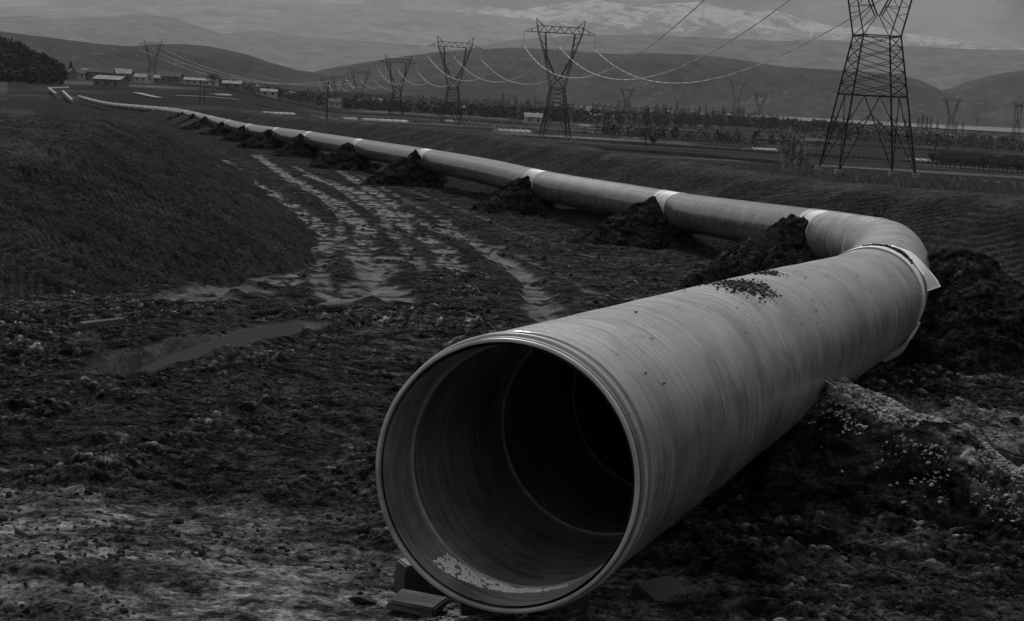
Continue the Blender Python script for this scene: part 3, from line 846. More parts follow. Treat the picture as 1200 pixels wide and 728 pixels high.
# ------------------------------------------------------------------ far terrain: hills and mountains
def ridge_terrain(name, prof, D, depth, seed, mat_, label, amp=.10, fscale=.16, zfoot=-22, nx=360, nd=90, crest_rough=.03, snow=False):
    """prof: pixel skyline points of a range whose crest stands D metres off; it falls away over `depth` metres both ways"""
    pr = np.array([pix(a, b, D) for a, b in prof])
    xs = np.linspace(pr[:, 0].min(), pr[:, 0].max(), nx); zs = np.interp(xs, pr[:, 0], pr[:, 2])
    ddv = np.linspace(-1, .9, nd)
    X_, Dd = np.meshgrid(xs, ddv, indexing='ij'); Zc = zs[:, None] * np.ones(nd)[None]
    hgt = np.maximum(Zc - zfoot, 5)
    prof_ = np.where(Dd < 0, (1 + Dd) ** 1.15, 1 - Dd ** 1.4)
    w = depth * fscale
    Yv = D + Dd * depth
    wxx = X_ + .25 * w * fbm(X_ / w, Yv / w, 3, seed + 40); 
    rd = ridged(wxx / w, Yv / (w * 1.6), 6, seed, .52)
    env = 4 * prof_ * (1 - prof_) * .9 + crest_rough
    z = zfoot + hgt * prof_ + hgt * amp * (rd - .55) * env * 2
    edge = sstep(0, .06, (X_ - xs[0]) / (xs[-1] - xs[0])) * sstep(0, .06, (xs[-1] - X_) / (xs[-1] - xs[0]))
    V = np.stack([X_ * (Yv / D), Yv, z], -1).reshape(-1, 3)
    Fq = grid_faces(nx, nd)
    o = mesh_np(name, V, Fq[:, ::-1], mat_)
    return tag(o, label, kind='structure')
def hill_mat(name, lo, hi, sc, spots=.0):
    m = mat(name, lo, .9, 0); t, b = nodes(m); v = objvec(t, (1, 1, 1.5))
    f = noise(t, v, sc, 8, .68); g_ = noise(t, v, sc * 9, 5, .7)
    c_ = rng(t, f, .34, .66, lo, hi)
    c_ = math_(t, 'MULTIPLY', c_, rng(t, g_, .35, .65, .6, 1.45))
    if spots:
        s_ = noise(t, v, sc * 16, 2, .5)
        c_ = math_(t, 'ADD', c_, rng(t, s_, .66, .72, 0, spots))
    L(t, c_, b.inputs['Base Color']); return m
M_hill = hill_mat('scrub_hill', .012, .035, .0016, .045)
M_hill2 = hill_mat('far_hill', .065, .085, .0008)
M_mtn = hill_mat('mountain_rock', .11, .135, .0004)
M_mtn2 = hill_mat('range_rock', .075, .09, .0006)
M_snow = mat('snow_rock', .2, .9, .1)
t, b = nodes(M_snow)
geo = N(t, 'ShaderNodeNewGeometry'); sx = N(t, 'ShaderNodeSeparateXYZ'); L(t, geo.outputs['Position'], sx.inputs[0])
nn = N(t, 'ShaderNodeSeparateXYZ'); L(t, geo.outputs['Normal'], nn.inputs[0])
f = noise(t, objvec(t, (1, .35, 3.0)), .0026, 10, .82, .6)
hgt = rng(t, sx.outputs[2], 250, 1150, -.22, .10)
k_ = math_(t, 'ADD', math_(t, 'ADD', f, hgt), math_(t, 'MULTIPLY', nn.outputs[2], .12))
L(t, rng(t, k_, .64, .73, .10, .34), b.inputs['Base Color'])

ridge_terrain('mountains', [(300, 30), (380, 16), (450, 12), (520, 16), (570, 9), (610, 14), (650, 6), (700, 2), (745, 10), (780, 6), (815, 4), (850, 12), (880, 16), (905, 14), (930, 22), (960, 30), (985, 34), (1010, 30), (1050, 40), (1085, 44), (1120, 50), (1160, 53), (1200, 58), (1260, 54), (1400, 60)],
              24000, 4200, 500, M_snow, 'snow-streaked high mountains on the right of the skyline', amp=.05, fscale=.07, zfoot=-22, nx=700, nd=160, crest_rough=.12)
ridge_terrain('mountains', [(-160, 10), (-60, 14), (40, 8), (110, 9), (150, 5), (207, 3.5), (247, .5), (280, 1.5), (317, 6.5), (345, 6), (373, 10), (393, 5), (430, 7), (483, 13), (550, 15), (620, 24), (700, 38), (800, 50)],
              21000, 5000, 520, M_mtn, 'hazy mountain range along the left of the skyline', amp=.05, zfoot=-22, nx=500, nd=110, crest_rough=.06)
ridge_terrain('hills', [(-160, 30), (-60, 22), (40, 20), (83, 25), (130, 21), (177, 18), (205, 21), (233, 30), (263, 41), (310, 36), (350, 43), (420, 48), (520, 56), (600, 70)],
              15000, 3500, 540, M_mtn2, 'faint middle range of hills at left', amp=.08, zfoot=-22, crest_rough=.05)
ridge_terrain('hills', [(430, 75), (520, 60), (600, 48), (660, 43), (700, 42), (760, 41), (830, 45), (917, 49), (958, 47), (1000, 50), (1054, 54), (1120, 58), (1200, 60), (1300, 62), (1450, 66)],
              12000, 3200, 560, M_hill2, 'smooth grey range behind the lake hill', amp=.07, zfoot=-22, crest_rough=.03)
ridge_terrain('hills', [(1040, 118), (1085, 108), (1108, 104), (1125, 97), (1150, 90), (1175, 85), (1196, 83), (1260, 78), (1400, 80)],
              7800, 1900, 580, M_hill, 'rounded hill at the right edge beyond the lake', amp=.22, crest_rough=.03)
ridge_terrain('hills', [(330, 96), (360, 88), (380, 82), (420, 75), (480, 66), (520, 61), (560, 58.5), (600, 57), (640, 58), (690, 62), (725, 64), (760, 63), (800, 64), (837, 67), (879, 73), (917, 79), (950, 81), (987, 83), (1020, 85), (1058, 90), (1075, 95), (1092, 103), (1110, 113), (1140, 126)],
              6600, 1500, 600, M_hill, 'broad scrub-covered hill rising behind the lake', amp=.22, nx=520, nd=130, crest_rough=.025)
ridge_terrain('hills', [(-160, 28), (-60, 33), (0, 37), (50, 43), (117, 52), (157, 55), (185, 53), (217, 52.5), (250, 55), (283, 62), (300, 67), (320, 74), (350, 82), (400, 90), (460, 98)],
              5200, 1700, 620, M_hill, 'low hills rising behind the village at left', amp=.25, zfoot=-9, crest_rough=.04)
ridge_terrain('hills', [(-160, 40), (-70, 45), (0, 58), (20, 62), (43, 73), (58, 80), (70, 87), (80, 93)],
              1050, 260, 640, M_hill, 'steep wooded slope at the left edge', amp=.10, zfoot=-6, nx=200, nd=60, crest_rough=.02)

# lake
M_lake = mat('lake_water', .25, .12, .5)
t, b = nodes(M_lake); bump(t, b, noise(t, objvec(t, (1, 1, 1)), .05, 3), .15, .4)
V = [tuple(np.array([x_, y_, -15.0])) for x_, y_ in [(150, 3500), (420, 3150), (900, 2950), (1500, 2850), (2600, 2800), (3600, 3600), (3600, 6200), (1500, 5800), (300, 5300), (50, 4300)]]
me = bpy.data.meshes.new('lake'); me.from_pydata(V, [], [tuple(range(len(V)))]); me.materials.append(M_lake)
o = bpy.data.objects.new('lake', me); COL.objects.link(o); tag(o, 'pale strip of lake water beyond the plain at right', kind='structure')

# pale lanes in the plain
M_road = noisy('gravel', .18, .28, .3, .85, 0)
def lane(pts, w, label):
    P = [hit(a, b) for a, b in pts]; Q = catmull(np.array(P), 10)
    V = []; Fq = []
    for i, q in enumerate(Q):
        d = Q[min(i + 1, len(Q) - 1)] - Q[max(i - 1, 0)]; d[2] = 0; d /= np.linalg.norm(d); nrm = np.array([-d[1], d[0], 0])
        for sgn in (-1, 1):
            p_ = q + nrm * w / 2 * sgn
            zz = float(base_h(np.array([p_[0]]), np.array([p_[1]]))[0])
            V.append((p_[0], p_[1], zz + .45))
        if i: Fq.append((2 * i - 2, 2 * i - 1, 2 * i + 1, 2 * i))
    me = bpy.data.meshes.new('road'); me.from_pydata(V, [], Fq); me.materials.append(M_road)
    o = bpy.data.objects.new('road', me); COL.objects.link(o); tag(o, label, kind='structure')
lane([(160, 105), (187, 109)], 3.5, 'pale gravel lane near the village at left')
lane([(205, 113), (280, 118)], 3, 'pale gravel lane right of the village')

# ------------------------------------------------------------------ transmission towers
M_gal = noisy('galvanised_steel', .02, .045, 2.0, .8, 0)
M_ins = noisy('insulator_glass', .42, .6, 3, .3)
M_cab = mat('aluminium_cable', .42, .6, .3)
M_conc = noisy('concrete', .12, .2, 2, .85, 0)
HB, WB, HW, WW = 0.0, 4.3, 15.2, 2.1          # base and waist
def make_tower(wid, detail=True):
    root = empty('transmission_tower')
    hm = 8.65
    def half(z_): return WB + (WW - WB) * z_ / HW
    cs = [(-1, -1), (1, -1), (1, 1), (-1, 1)]
    for sx_, sy_ in cs:
        mb = MB(); mb.bar((sx_ * WB, sy_ * WB, 0), (sx_ * WW, sy_ * WW, HW), wid, wid * .8); mb.build('leg', M_gal, root)
        if detail:
            mb = MB(); mb.box((sx_ * WB, sy_ * WB, .05), (.9, .9, .9), top=.8); mb.build('foundation', M_conc, root)
    mb = MB(); th = wid * .42
    for i in range(4):
        a, c_ = cs[i], cs[(i + 1) % 4]
        def P(q, z_): h_ = half(z_); return np.array([q[0] * h_, q[1] * h_, z_])
        # open A frames below the middle ring
        mid = (P(a, hm) + P(c_, hm)) / 2
        for q in (a, c_):
            mb.bar(mid, P(q, .3), th * 1.3)
            m2 = mid + (P(q, .3) - mid) * .5
            mb.bar(m2, P(q, hm * .5), th); mb.bar(m2, P(q, hm * .74), th); mb.bar(P(q, hm * .5), mid + (P(q, .3) - mid) * .25, th) 
            mb.bar(mid + (P(q, .3) - mid) * .75, P(q, hm * .27), th)
        lo_ = 2.2
        n_ = 5 if detail else 3
        zs_ = np.linspace(hm, HW, n_ + 1)
        for k in range(n_):
            mb.bar(P(a, zs_[k]), P(c_, zs_[k + 1]), th); mb.bar(P(c_, zs_[k]), P(a, zs_[k + 1]), th)
    mb.build('lattice_bracing', M_gal, root)
    for z_ in (hm, HW):
        mb = MB()
        for i in range(4):
            a, c_ = cs[i], cs[(i + 1) % 4]; h_ = half(z_); mb.bar((a[0] * h_, a[1] * h_, z_), (c_[0] * h_, c_[1] * h_, z_), wid * .75)
        mb.build('waist_ring', M_gal, root)
    zk, zb, zt = 25.0, 32.0, 36.3
    for sg in (-1, 1):
        mb = MB()
        for sy_ in (-1, 1):
            out = [(sg * WW, sy_ * WW, HW), (sg * 4.4, sy_ * 1.4, zk), (sg * 6.9, sy_ * .9, zb)]
            inn = [(sg * .25, sy_ * .5, HW + 2.2), (sg * 3.9, sy_ * 1.2, zk - .2), (sg * 4.6, sy_ * .9, zb)]
            for q in (out, inn):
                mb.bar(q[0], q[1], wid * .8); mb.bar(q[1], q[2], wid * .8)
            mb.bar(out[0], inn[0], th)
            for k in np.linspace(.15, .85, 5 if detail else 2):
                A1 = np.array(out[0]) * (1 - k) + np.array(out[1]) * k; B1 = np.array(inn[0]) * (1 - k) + np.array(inn[1]) * k
                k2 = min(k + .17, 1); A2 = np.array(out[0]) * (1 - k2) + np.array(out[1]) * k2
                mb.bar(A1, B1, th * .8); mb.bar(B1, A2, th * .8)
            for k in np.linspace(.2, .8, 3):
                A1 = np.array(out[1]) * (1 - k) + np.array(out[2]) * k; B1 = np.array(inn[1]) * (1 - k) + np.array(inn[2]) * k
                mb.bar(A1, B1, th * .8); mb.bar(B1, np.array(out[1]) * (1 - k - .15) + np.array(out[2]) * (k + .15), th * .8)
        for k in np.linspace(0, 1, 5):
            for q0, q1 in ((out, 1),):
                A1 = np.array(q0[0]) * (1 - k) + np.array(q0[1]) * k; B1 = A1 * np.array([1, -1, 1]); mb.bar(A1, B1, th * .8)
        mb.build('head_frame', M_gal, root)
        mb = MB()
        for sy_ in (-1, 1):
            mb.bar((sg * 6.9, sy_ * .9, zb), (sg * 7.7, 0, zt), wid * .6); mb.bar((sg * 5.4, sy_ * .9, zb + 2.0), (sg * 7.7, 0, zt), wid * .5)
        mb.bar((sg * 6.3, 0, zb + 1), (sg * 7.5, 0, zb + 2.6), th)
        mb.build('peak', M_gal, root)
    mb = MB()
    for sy_ in (-1, 1):
        mb.bar((-11.2, 0, zb), (-6.9, sy_ * .9, zb), wid * .6); mb.bar((11.2, 0, zb), (6.9, sy_ * .9, zb), wid * .6)
        mb.bar((-6.9, sy_ * .9, zb), (6.9, sy_ * .9, zb), wid * .8); mb.bar((-6.4, sy_ * .7, zb + 2.0), (6.4, sy_ * .7, zb + 2.0), wid * .6)
        mb.bar((-11.2, 0, zb), (-6.4, sy_ * .7, zb + 2.0), wid * .5); mb.bar((11.2, 0, zb), (6.4, sy_ * .7, zb + 2.0), wid * .5)
        xs_ = np.linspace(-6.4, 6.4, 11)
        for k in range(10):
            z0_, z1_ = (zb, zb + 2.0) if k % 2 == 0 else (zb + 2.0, zb)
            mb.bar((xs_[k], sy_ * (.9 if k % 2 == 0 else .7), z0_), (xs_[k + 1], sy_ * (.7 if k % 2 == 0 else .9), z1_), th)
        for x_ in (-9, 9): mb.bar((x_, sy_ * .45, zb), (x_ * .98, sy_ * .3, zb + 1.0), th)
    mb.build('cross_arm', M_gal, root)
    for pa, pb in (((-11.2, 0, zb), (-11.2, 0, zb - 4.4)), ((11.2, 0, zb), (11.2, 0, zb - 4.4)), ((-4.0, 0, zb), (0, 0, zb - 4.2)), ((4.0, 0, zb), (0, 0, zb - 4.2))):
        mb = MB(); pa = np.array(pa); pb = np.array(pb)
        mb.bar(pa, pb, wid * .55)
        for k in np.linspace(.12, .95, 14): 
            d_ = (pb - pa) / np.linalg.norm(pb - pa); c_ = pa + (pb - pa) * k; mb.bar(c_ - d_ * .07, c_ + d_ * .07, wid * 1.15, wid * .6, sides=8)
        mb.build('insulator', M_ins, root)
    return root
def kids(o): return [c for c in COL.objects if c.parent is o]
def copy_thing(root, ks):
    r_ = root.copy(); COL.objects.link(r_)
    for c in ks:
        q = c.copy(); COL.objects.link(q); q.parent = r_
    return r_
towers = []   # (px of centre, base py, distance, label)
TL = [(1015, 204, 190, 'tall dark lattice power pylon at right, largest and nearest, its top cut by the frame', 0),
      (650, 160.5, 533, 'full lattice power pylon standing above the middle of the pipeline', 0),
      (529, 146, 713, 'lattice power pylon next to the left of the central one, third in its line', 0),
      (464, 139, 985, 'hazy lattice power pylon fourth in the line running to the left', 0),
      (420, 134, 1350, 'faint small pylon fifth in the line, in front of the long hill', 0),
      (396, 129, 1750, 'very faint pylon sixth in the line, at the foot of the long hill', 0),
      (384, 125, 2150, 'tiny faint pylon farthest in the line below the left end of the long hill', 0)]
TX = [(178, 97, 1450, 'lone hazy pylon above the village at left', .15),
      (862, 138, 1650, 'small hazy pylon before the hill, left of the pale bare tree', -.1),
      (889, 147, 1900, 'small pylon with a slanting top just left of the big pylon and right of another', .5),
      (733, 137, 2100, 'tiny pylon among the poplars right of the central pylon', .2),
      (1113, 159, 1600, 'small hazy pylon right of the big pylon, against the lake', .1),
      (1190, 168, 1500, 'partly hidden pylon at the very right edge', .9)]
cache = {}
def tower_at(px, py, d, label, yaw, w):
    p = pix(px, py, d)
    key = w
    if key not in cache:
        r_ = make_tower(w, detail=d < 800); cache[key] = (r_, kids(r_)); new = r_
    else: new = copy_thing(*cache[key])
    new.location = tuple(p); new.rotation_euler = (0, 0, yaw)
    tag(new, label, 'pylon', 'lattice power pylons crossing the plain')
    return new, p
line_pos = [pix(a, b, d) for a, b, d, _, _ in TL]
line = []
for i, (a, b_, d, lb, _) in enumerate(TL):
    q0 = line_pos[max(i - 1, 0)]; q1 = line_pos[min(i + 1, len(TL) - 1)]
    dr = q1 - q0; yaw = math.atan2(dr[1], dr[0]) - math.pi / 2
    w = .165 if d < 300 else .24 if d < 800 else .34
    o, p = tower_at(a, b_, d, lb, yaw, w); line.append((p, yaw))
xt = []
for a, b_, d, lb, yaw in TX:
    o, p = tower_at(a, b_, d, lb, yaw, .34); xt.append((p, yaw))
def cable(a, b_, sag, rad, label):
    n_ = 28; mb = MB(); P = []
    for i in range(n_ + 1):
        t_ = i / n_; q = a * (1 - t_) + b_ * t_; q = q - np.array([0, 0, 4 * sag * t_ * (1 - t_)]); P.append(q)
    for p0, p1 in zip(P[:-1], P[1:]): mb.bar(p0, p1, rad, sides=6)
    o = mb.build('power_cable', M_cab, smooth=True); tag(o, label, 'cable', 'high-voltage cables strung between the pylons')
# one more pylon stands behind the camera's right shoulder side, outside the frame: its cables enter the picture from the top
def wire_pt(p, yaw, k):
    x_ = (-11.2, 0, 11.2)[k]; z_ = 27.6 if k != 1 else 27.8
    return p + np.array([x_ * math.cos(yaw), x_ * math.sin(yaw), z_])
wn = ['left', 'middle', 'right']
spn = ['between the nearest and the central pylon', 'between the central pylon and the next one left', 'between the third and fourth pylon of the line', 'between the fourth and fifth pylon of the line', 'between the fifth and sixth pylon of the line', 'between the two farthest pylons of the line']
for i in range(len(line) - 1):
    (pa, ya), (pb, yb) = line[i], line[i + 1]
    for k in range(3):
        d_ = np.linalg.norm(pa - pb)
        cable(wire_pt(pa, ya, k), wire_pt(pb, yb, k), [13.5, 10.5, 10, 9, 9, 9][i], .10 + .00010 * min(pb[1], 900), 'sagging pale power cable ' + spn[i] + ', ' + wn[k] + ' of three')
    if i < 1:
        for sg, nm in ((-1, 'left'), (1, 'right')):
            f_ = lambda p, y_: p + np.array([7.7 * sg * math.cos(y_), 7.7 * sg * math.sin(y_), 36.2])
            cable(f_(pa, ya), f_(pb, yb), 6, .05, 'thin ' + nm + ' earth wire between the tops of the nearest and central pylons')
p, yw = xt[0]; e = pix(392, 96, 1900)
for k in range(3):
    a_ = wire_pt(p, yw, k); cable(a_, wire_pt(line_pos[4], line[4][1], k), 14, .26, 'faint cable from the lone pylon at left towards the long hill, ' + wn[k] + ' of three')
a_, b_ = xt[1], xt[2]
for k in range(3):
    cable(wire_pt(a_[0], a_[1], k), wire_pt(b_[0], b_[1], k), 8, .2, 'faint cable between the two small pylons before the hill, ' + wn[k] + ' of three')

# utility poles
M_pole = noisy('pole_wood', .04, .07, 3, .8, .2, vscale=(6, 6, 1))
def pole(px, py, d, h_, label):
    p = pix(px, py, d); root = empty('utility_pole', tuple(p)); tag(root, label, 'pole')
    mb = MB(); mb.bar((0, 0, -1), (0, 0, h_), .34, .24, sides=8); mb.build('shaft', M_pole, root)
    mb = MB(); mb.bar((-.9, 0, h_ - .5), (.9, 0, h_ - .5), .14); mb.build('crossbar', M_pole, root)
    for x_ in (-.8, 0, .8):
        mb = MB(); mb.bar((x_, 0, h_ - .43 + (.1 if x_ == 0 else 0)), (x_, 0, h_ - .15 + (.3 if x_ == 0 else 0)), .12, .07, sides=6); mb.build('insulator', M_ins, root)
pole(383, 143, 380, 9, 'dark wooden utility pole standing on the bank left of the pylons')
pole(234, 127, 560, 9, 'dark utility pole above the distant pipeline, left of its pair')
pole(239, 124, 640, 9, 'dark utility pole above the distant pipeline, right of its pair')
pole(756, 172, 400, 9, 'thin utility pole standing in the field between the two big pylons')
pole(1094, 204, 400, 9.5, 'thin utility pole standing right of the biggest pylon')

# ------------------------------------------------------------------ trees
M_bark = noisy('bark', .05, .09, 3, .9, .1)
M_twig = noisy('winter_twigs', .05, .10, .8, .9, .1)
M_twigp = noisy('pale_twigs', .16, .3, 1.2, .9, .1)
M_ever = noisy('dark_foliage', .025, .055, .6, .9, .1)
M_grass = noisy('dry_grass', .09, .2, 2, .9, .1)
def crown_mesh(h_, r_, n, leaf, kind, seed, mat_):
    rg = np.random.default_rng(seed)
    t_ = rg.uniform(0, 1, n); a_ = rg.uniform(0, 6.283, n)
    if kind == 'poplar': rad = r_ * np.sin(np.clip(t_, .02, 1) ** .7 * np.pi) ** .6 * (.35 + .65 * rg.uniform(0, 1, n) ** .5); z_ = h_ * (.12 + .88 * t_)
    elif kind == 'cone': rad = r_ * (1 - t_) * rg.uniform(.4, 1, n); z_ = h_ * (.1 + .9 * t_)
    else:
        cl = rg.normal(0, 1, (9, 3)); cl /= np.linalg.norm(cl, axis=1)[:, None]; cl[:, 2] = np.abs(cl[:, 2]) * .9 - .1
        q = rg.integers(0, 9, n); pp_ = cl[q] * rg.uniform(.35, .75, (9, 1))[q] + rg.normal(0, .26, (n, 3))
        rad = np.hypot(pp_[:, 0], pp_[:, 1]) * r_; a_ = np.arctan2(pp_[:, 1], pp_[:, 0]); z_ = h_ * .55 + pp_[:, 2] * h_ * .42
    x_ = rad * np.cos(a_); y_ = rad * np.sin(a_)
    d1 = rg.normal(0, 1, (n, 3)); d1[:, 2] = np.abs(d1[:, 2]) + (1.2 if kind == 'poplar' else .3); d1 /= np.linalg.norm(d1, axis=1)[:, None]
    d2 = np.cross(d1, rg.normal(0, 1, (n, 3))); d2 /= np.linalg.norm(d2, axis=1)[:, None]
    s_ = leaf * rg.uniform(.5, 1.4, (n, 1)); P = np.stack([x_, y_, z_], -1)
    wq = .3 if kind != 'cone' else .7
    V = np.stack([P - d1 * s_, P + d2 * s_ * wq, P + d1 * s_, P - d2 * s_ * wq], 1).reshape(-1, 3)
    me = bpy.data.meshes.new('crown'); me.from_pydata(V.tolist(), [], np.arange(4 * n).reshape(-1, 4).tolist()); me.materials.append(mat_); return me
def trunk_mesh(h_, w, limbs, seed):
    rg = random.Random(seed); mb = MB(); mb.bar((0, 0, -.6), (0, 0, h_ * .55), w, w * .6, sides=7); mb.bar((0, 0, h_ * .55), (.1, 0, h_ * .95), w * .6, w * .15, sides=5)
    for i in range(limbs):
        z_ = h_ * rg.uniform(.2, .7); a_ = rg.uniform(0, 6.28); l = h_ * rg.uniform(.15, .32)
        q = (math.cos(a_) * l * .7, math.sin(a_) * l * .7, z_ + l); mb.bar((0, 0, z_), q, w * .4, w * .1, sides=4)
    me = bpy.data.meshes.new('trunk'); me.from_pydata(np.vstack(mb.v).tolist(), [], mb.f); me.materials.append(M_bark); return me
KINDS = {}
for s_ in range(3):
    KINDS['poplar', s_] = (crown_mesh(19, 1.9, 520, .55, 'poplar', s_, M_twig), trunk_mesh(19, .5, 8, s_))
    KINDS['round', s_] = (crown_mesh(8, 4.4, 620, .5, 'round', 10 + s_, M_twig), trunk_mesh(8, .5, 7, s_))
    KINDS['ever', s_] = (crown_mesh(10, 4.2, 900, .6, 'round', 20 + s_, M_ever), trunk_mesh(10, .5, 4, s_))
    KINDS['cone', s_] = (crown_mesh(12, 3.6, 1000, .6, 'cone', 30 + s_, M_ever), trunk_mesh(12, .5, 4, s_))
def tree(kind, px, d, k, label, group, i=0, py=None, name=None, xy=None):
    if xy is None:
        q = ray(px, 120); x_, y_ = q[0] / q[1] * d, d
    else: x_, y_ = xy
    z_ = float(base_h(np.array([x_]), np.array([y_]))[0]) if py is None else py
    root = empty(name or {'poplar': 'poplar_tree', 'round': 'bare_tree', 'ever': 'evergreen_tree', 'cone': 'conifer_tree'}[kind], (x_, y_, z_))
    root.scale = (k, k, k * random.uniform(.9, 1.1)); root.rotation_euler = (0, 0, random.uniform(0, 6.28))
    tag(root, label, 'tree', group)
    cm, tm = KINDS[kind, i % 3]
    for nm, me in (('crown', cm), ('trunk', tm)):
        o = bpy.data.objects.new(nm, me); COL.objects.link(o); o.parent = root
    return root
rt = random.Random(11)
for i in range(64):
    px = rt.choice([rt.uniform(560, 700), rt.uniform(700, 800), rt.uniform(780, 905), rt.uniform(800, 880)])
    tree('poplar', px, rt.uniform(2000, 2750), rt.uniform(.6, 1.12), 'slender bare poplar in the hazy row before the lake and the long hill', 'poplars before the lake', i)
for i, (px, k) in enumerate([(1078, 1.05), (1083, 1.15), (1088, 1.1), (1093, 1.0), (1101, .9), (1123, .9), (1131, .85), (1067, .6)]):
    tree('poplar', px, 2150, k, 'slender bare poplar near the lake, beside the small pylon right of the big one', 'poplars right of the big pylon', i)
for i in range(60):
    px = rt.uniform(150, 1200)
    tree('round' if i % 6 else 'ever', px, rt.uniform(900, 2400), rt.uniform(.5, 1.0), 'small hazy tree scattered over the plain among the fields and houses', 'scattered trees on the plain', i)
for i, (px, d, k) in enumerate([(932, 205, .48), (925, 212, .55), (941, 200, .40), (948, 205, .34)]):
    KINDS['pale', i] = (crown_mesh(9, 2.3, 300, .26, 'poplar', 60 + i, M_twigp), trunk_mesh(9, .4, 26, 70 + i))
    r_ = tree('pale', px, d, k * 1.05, ['bushy pale bare tree, broadest of the clump left of the big pylon', 'tall pale bare tree, leftmost of the clump left of the big pylon', 'low pale bare tree in the middle right of the clump beside the big pylon', 'smallest pale bare tree, closest to the big pylon'][i], 'pale bare trees left of the big pylon', i, name='bare_tree') if False else None
    root = empty('bare_tree'); q = ray(px, 150); x_, y_ = q[0] / q[1] * d, d
    root.location = (x_, y_, float(base_h(np.array([x_]), np.array([y_]))[0])); root.scale = (k * 1.1,) * 3
    tag(root, ['bushy pale bare tree, broadest of the clump left of the big pylon', 'tall pale bare tree, leftmost of the clump left of the big pylon', 'low pale bare tree in the right half of the clump beside the big pylon', 'smallest pale bare tree of the clump, closest to the big pylon'][i], 'tree')
    for nm, me in zip(('crown', 'trunk'), KINDS['pale', i]):
        o = bpy.data.objects.new(nm, me); COL.objects.link(o); o.parent = root
for i in range(26):
    px = 1098 + i * 5.6 + rt.uniform(-.8, .8)
    tree('round', px, 330 - i * 1.6, .36, 'small round orchard tree in the row at the right edge', 'orchard row at the right edge', i)
for i in range(22):
    px = 1110 + i * 6.2 + rt.uniform(-1, 1)
    tree('round', px, 390 - i * 2, .40, 'small round orchard tree in the second row behind, at the right edge', 'second orchard row at the right edge', i)
tree('ever', 769, 420, .27, 'small dark round bush in the field right of the thin pole', None, 1, name='bush')
tree('cone', 82, 1150, .95, 'dark pointed tree standing alone at the foot of the wooded slope', None, 0)
# woods: dark masses
def wood(name, pts, n, hmin, hmax, spread, label, mat_, seed):
    rg = np.random.default_rng(seed)
    P = np.array(pts, float); t_ = rg.uniform(0, len(P) - 1, n); i_ = t_.astype(int); f_ = (t_ - i_)[:, None]
    Q = P[i_] * (1 - f_) + P[i_ + 1] * f_ + rg.normal(0, spread, (n, 2)) * np.array([1, 1.0])
    hh = rg.uniform(hmin, hmax, n); V = []; nn_ = 0
    zb = base_h(Q[:, 0], Q[:, 1]); m = 26
    a_ = rg.uniform(0, 6.283, (n, m)); e_ = rg.uniform(0, 1, (n, m)); rr_ = hh[:, None] * .42 * np.sin(np.clip(e_, .05, .97) * 3.0) * rg.uniform(.5, 1, (n, m))
    C_ = np.stack([Q[:, 0][:, None] + rr_ * np.cos(a_), Q[:, 1][:, None] + rr_ * np.sin(a_), zb[:, None] + hh[:, None] * e_], -1).reshape(-1, 3)
    k = len(C_); d1 = rg.normal(0, 1, (k, 3)); d1 /= np.linalg.norm(d1, axis=1)[:, None]; d2 = np.cross(d1, rg.normal(0, 1, (k, 3))); d2 /= np.linalg.norm(d2, axis=1)[:, None]
    s_ = (np.repeat(hh, m) * .13)[:, None]
    V = np.stack([C_ - d1 * s_, C_ + d2 * s_ * .6, C_ + d1 * s_, C_ - d2 * s_ * .6], 1).reshape(-1, 3)
    o = mesh_np(name, V, np.arange(4 * k).reshape(-1, 4), mat_, smooth=False); tag(o, label, 'wood', kind='stuff')
def gp(px, d): q = ray(px, 120); return (q[0] / q[1] * d, d)
wood('hedgerow', [gp(150, 1500), gp(260, 1400), gp(400, 1350)], 260, 4, 8, 30, 'dark hedgerow and scrub band below the low hills at left', M_twig, 1)
wood('hedgerow', [gp(380, 1250), gp(520, 1150), gp(640, 1100), gp(760, 1200)], 420, 4, 8, 40, 'long dark tree belt across the plain behind the pylons', M_ever, 2)
wood('hedgerow', [gp(400, 2100), gp(560, 2200), gp(720, 2300), (gp(900, 2300))], 420, 6, 13, 60, 'hazy woodland belt at the foot of the long hill', M_twig, 3)
wood('hedgerow', [gp(780, 1500), gp(880, 1500), gp(960, 1550)], 300, 5, 10, 40, 'dark shrub belt in front of the lake, left of the big pylon', M_ever, 4)
wood('hedgerow', [gp(1000, 900), gp(1100, 850), gp(1250, 800)], 260, 3, 6, 25, 'dark low scrub band right of the big pylon', M_twig, 5)
wood('hedgerow', [gp(700, 620), gp(800, 640), gp(930, 600)], 110, 2, 4, 8, 'thin dark hedge line in the fields between the two big pylons', M_ever, 6)
for k_, (a_, d0, b2_, d1_) in enumerate([(640, 330, 960, 250), (420, 520, 1000, 380), (720, 450, 1250, 330), (300, 700, 900, 560), (880, 700, 1300, 600), (200, 900, 620, 800)]):
    wood('hedgerow', [gp(a_, d0), gp((a_ + b2_) / 2, (d0 + d1_) / 2 * 1.03), gp(b2_, d1_)], 1500, .15 + d0 / 2600, .3 + d0 / 1300, .5, ['low dark ditch line of weeds nearest behind the spoil bank', 'thin dark weed line crossing the fields below the pylons', 'thin dark weed line running to the right edge', 'dark field boundary left of the central pylon', 'dark field boundary between the big pylon and the lake', 'faint dark field boundary near the wooden pole'][k_], M_twig, 50 + k_)
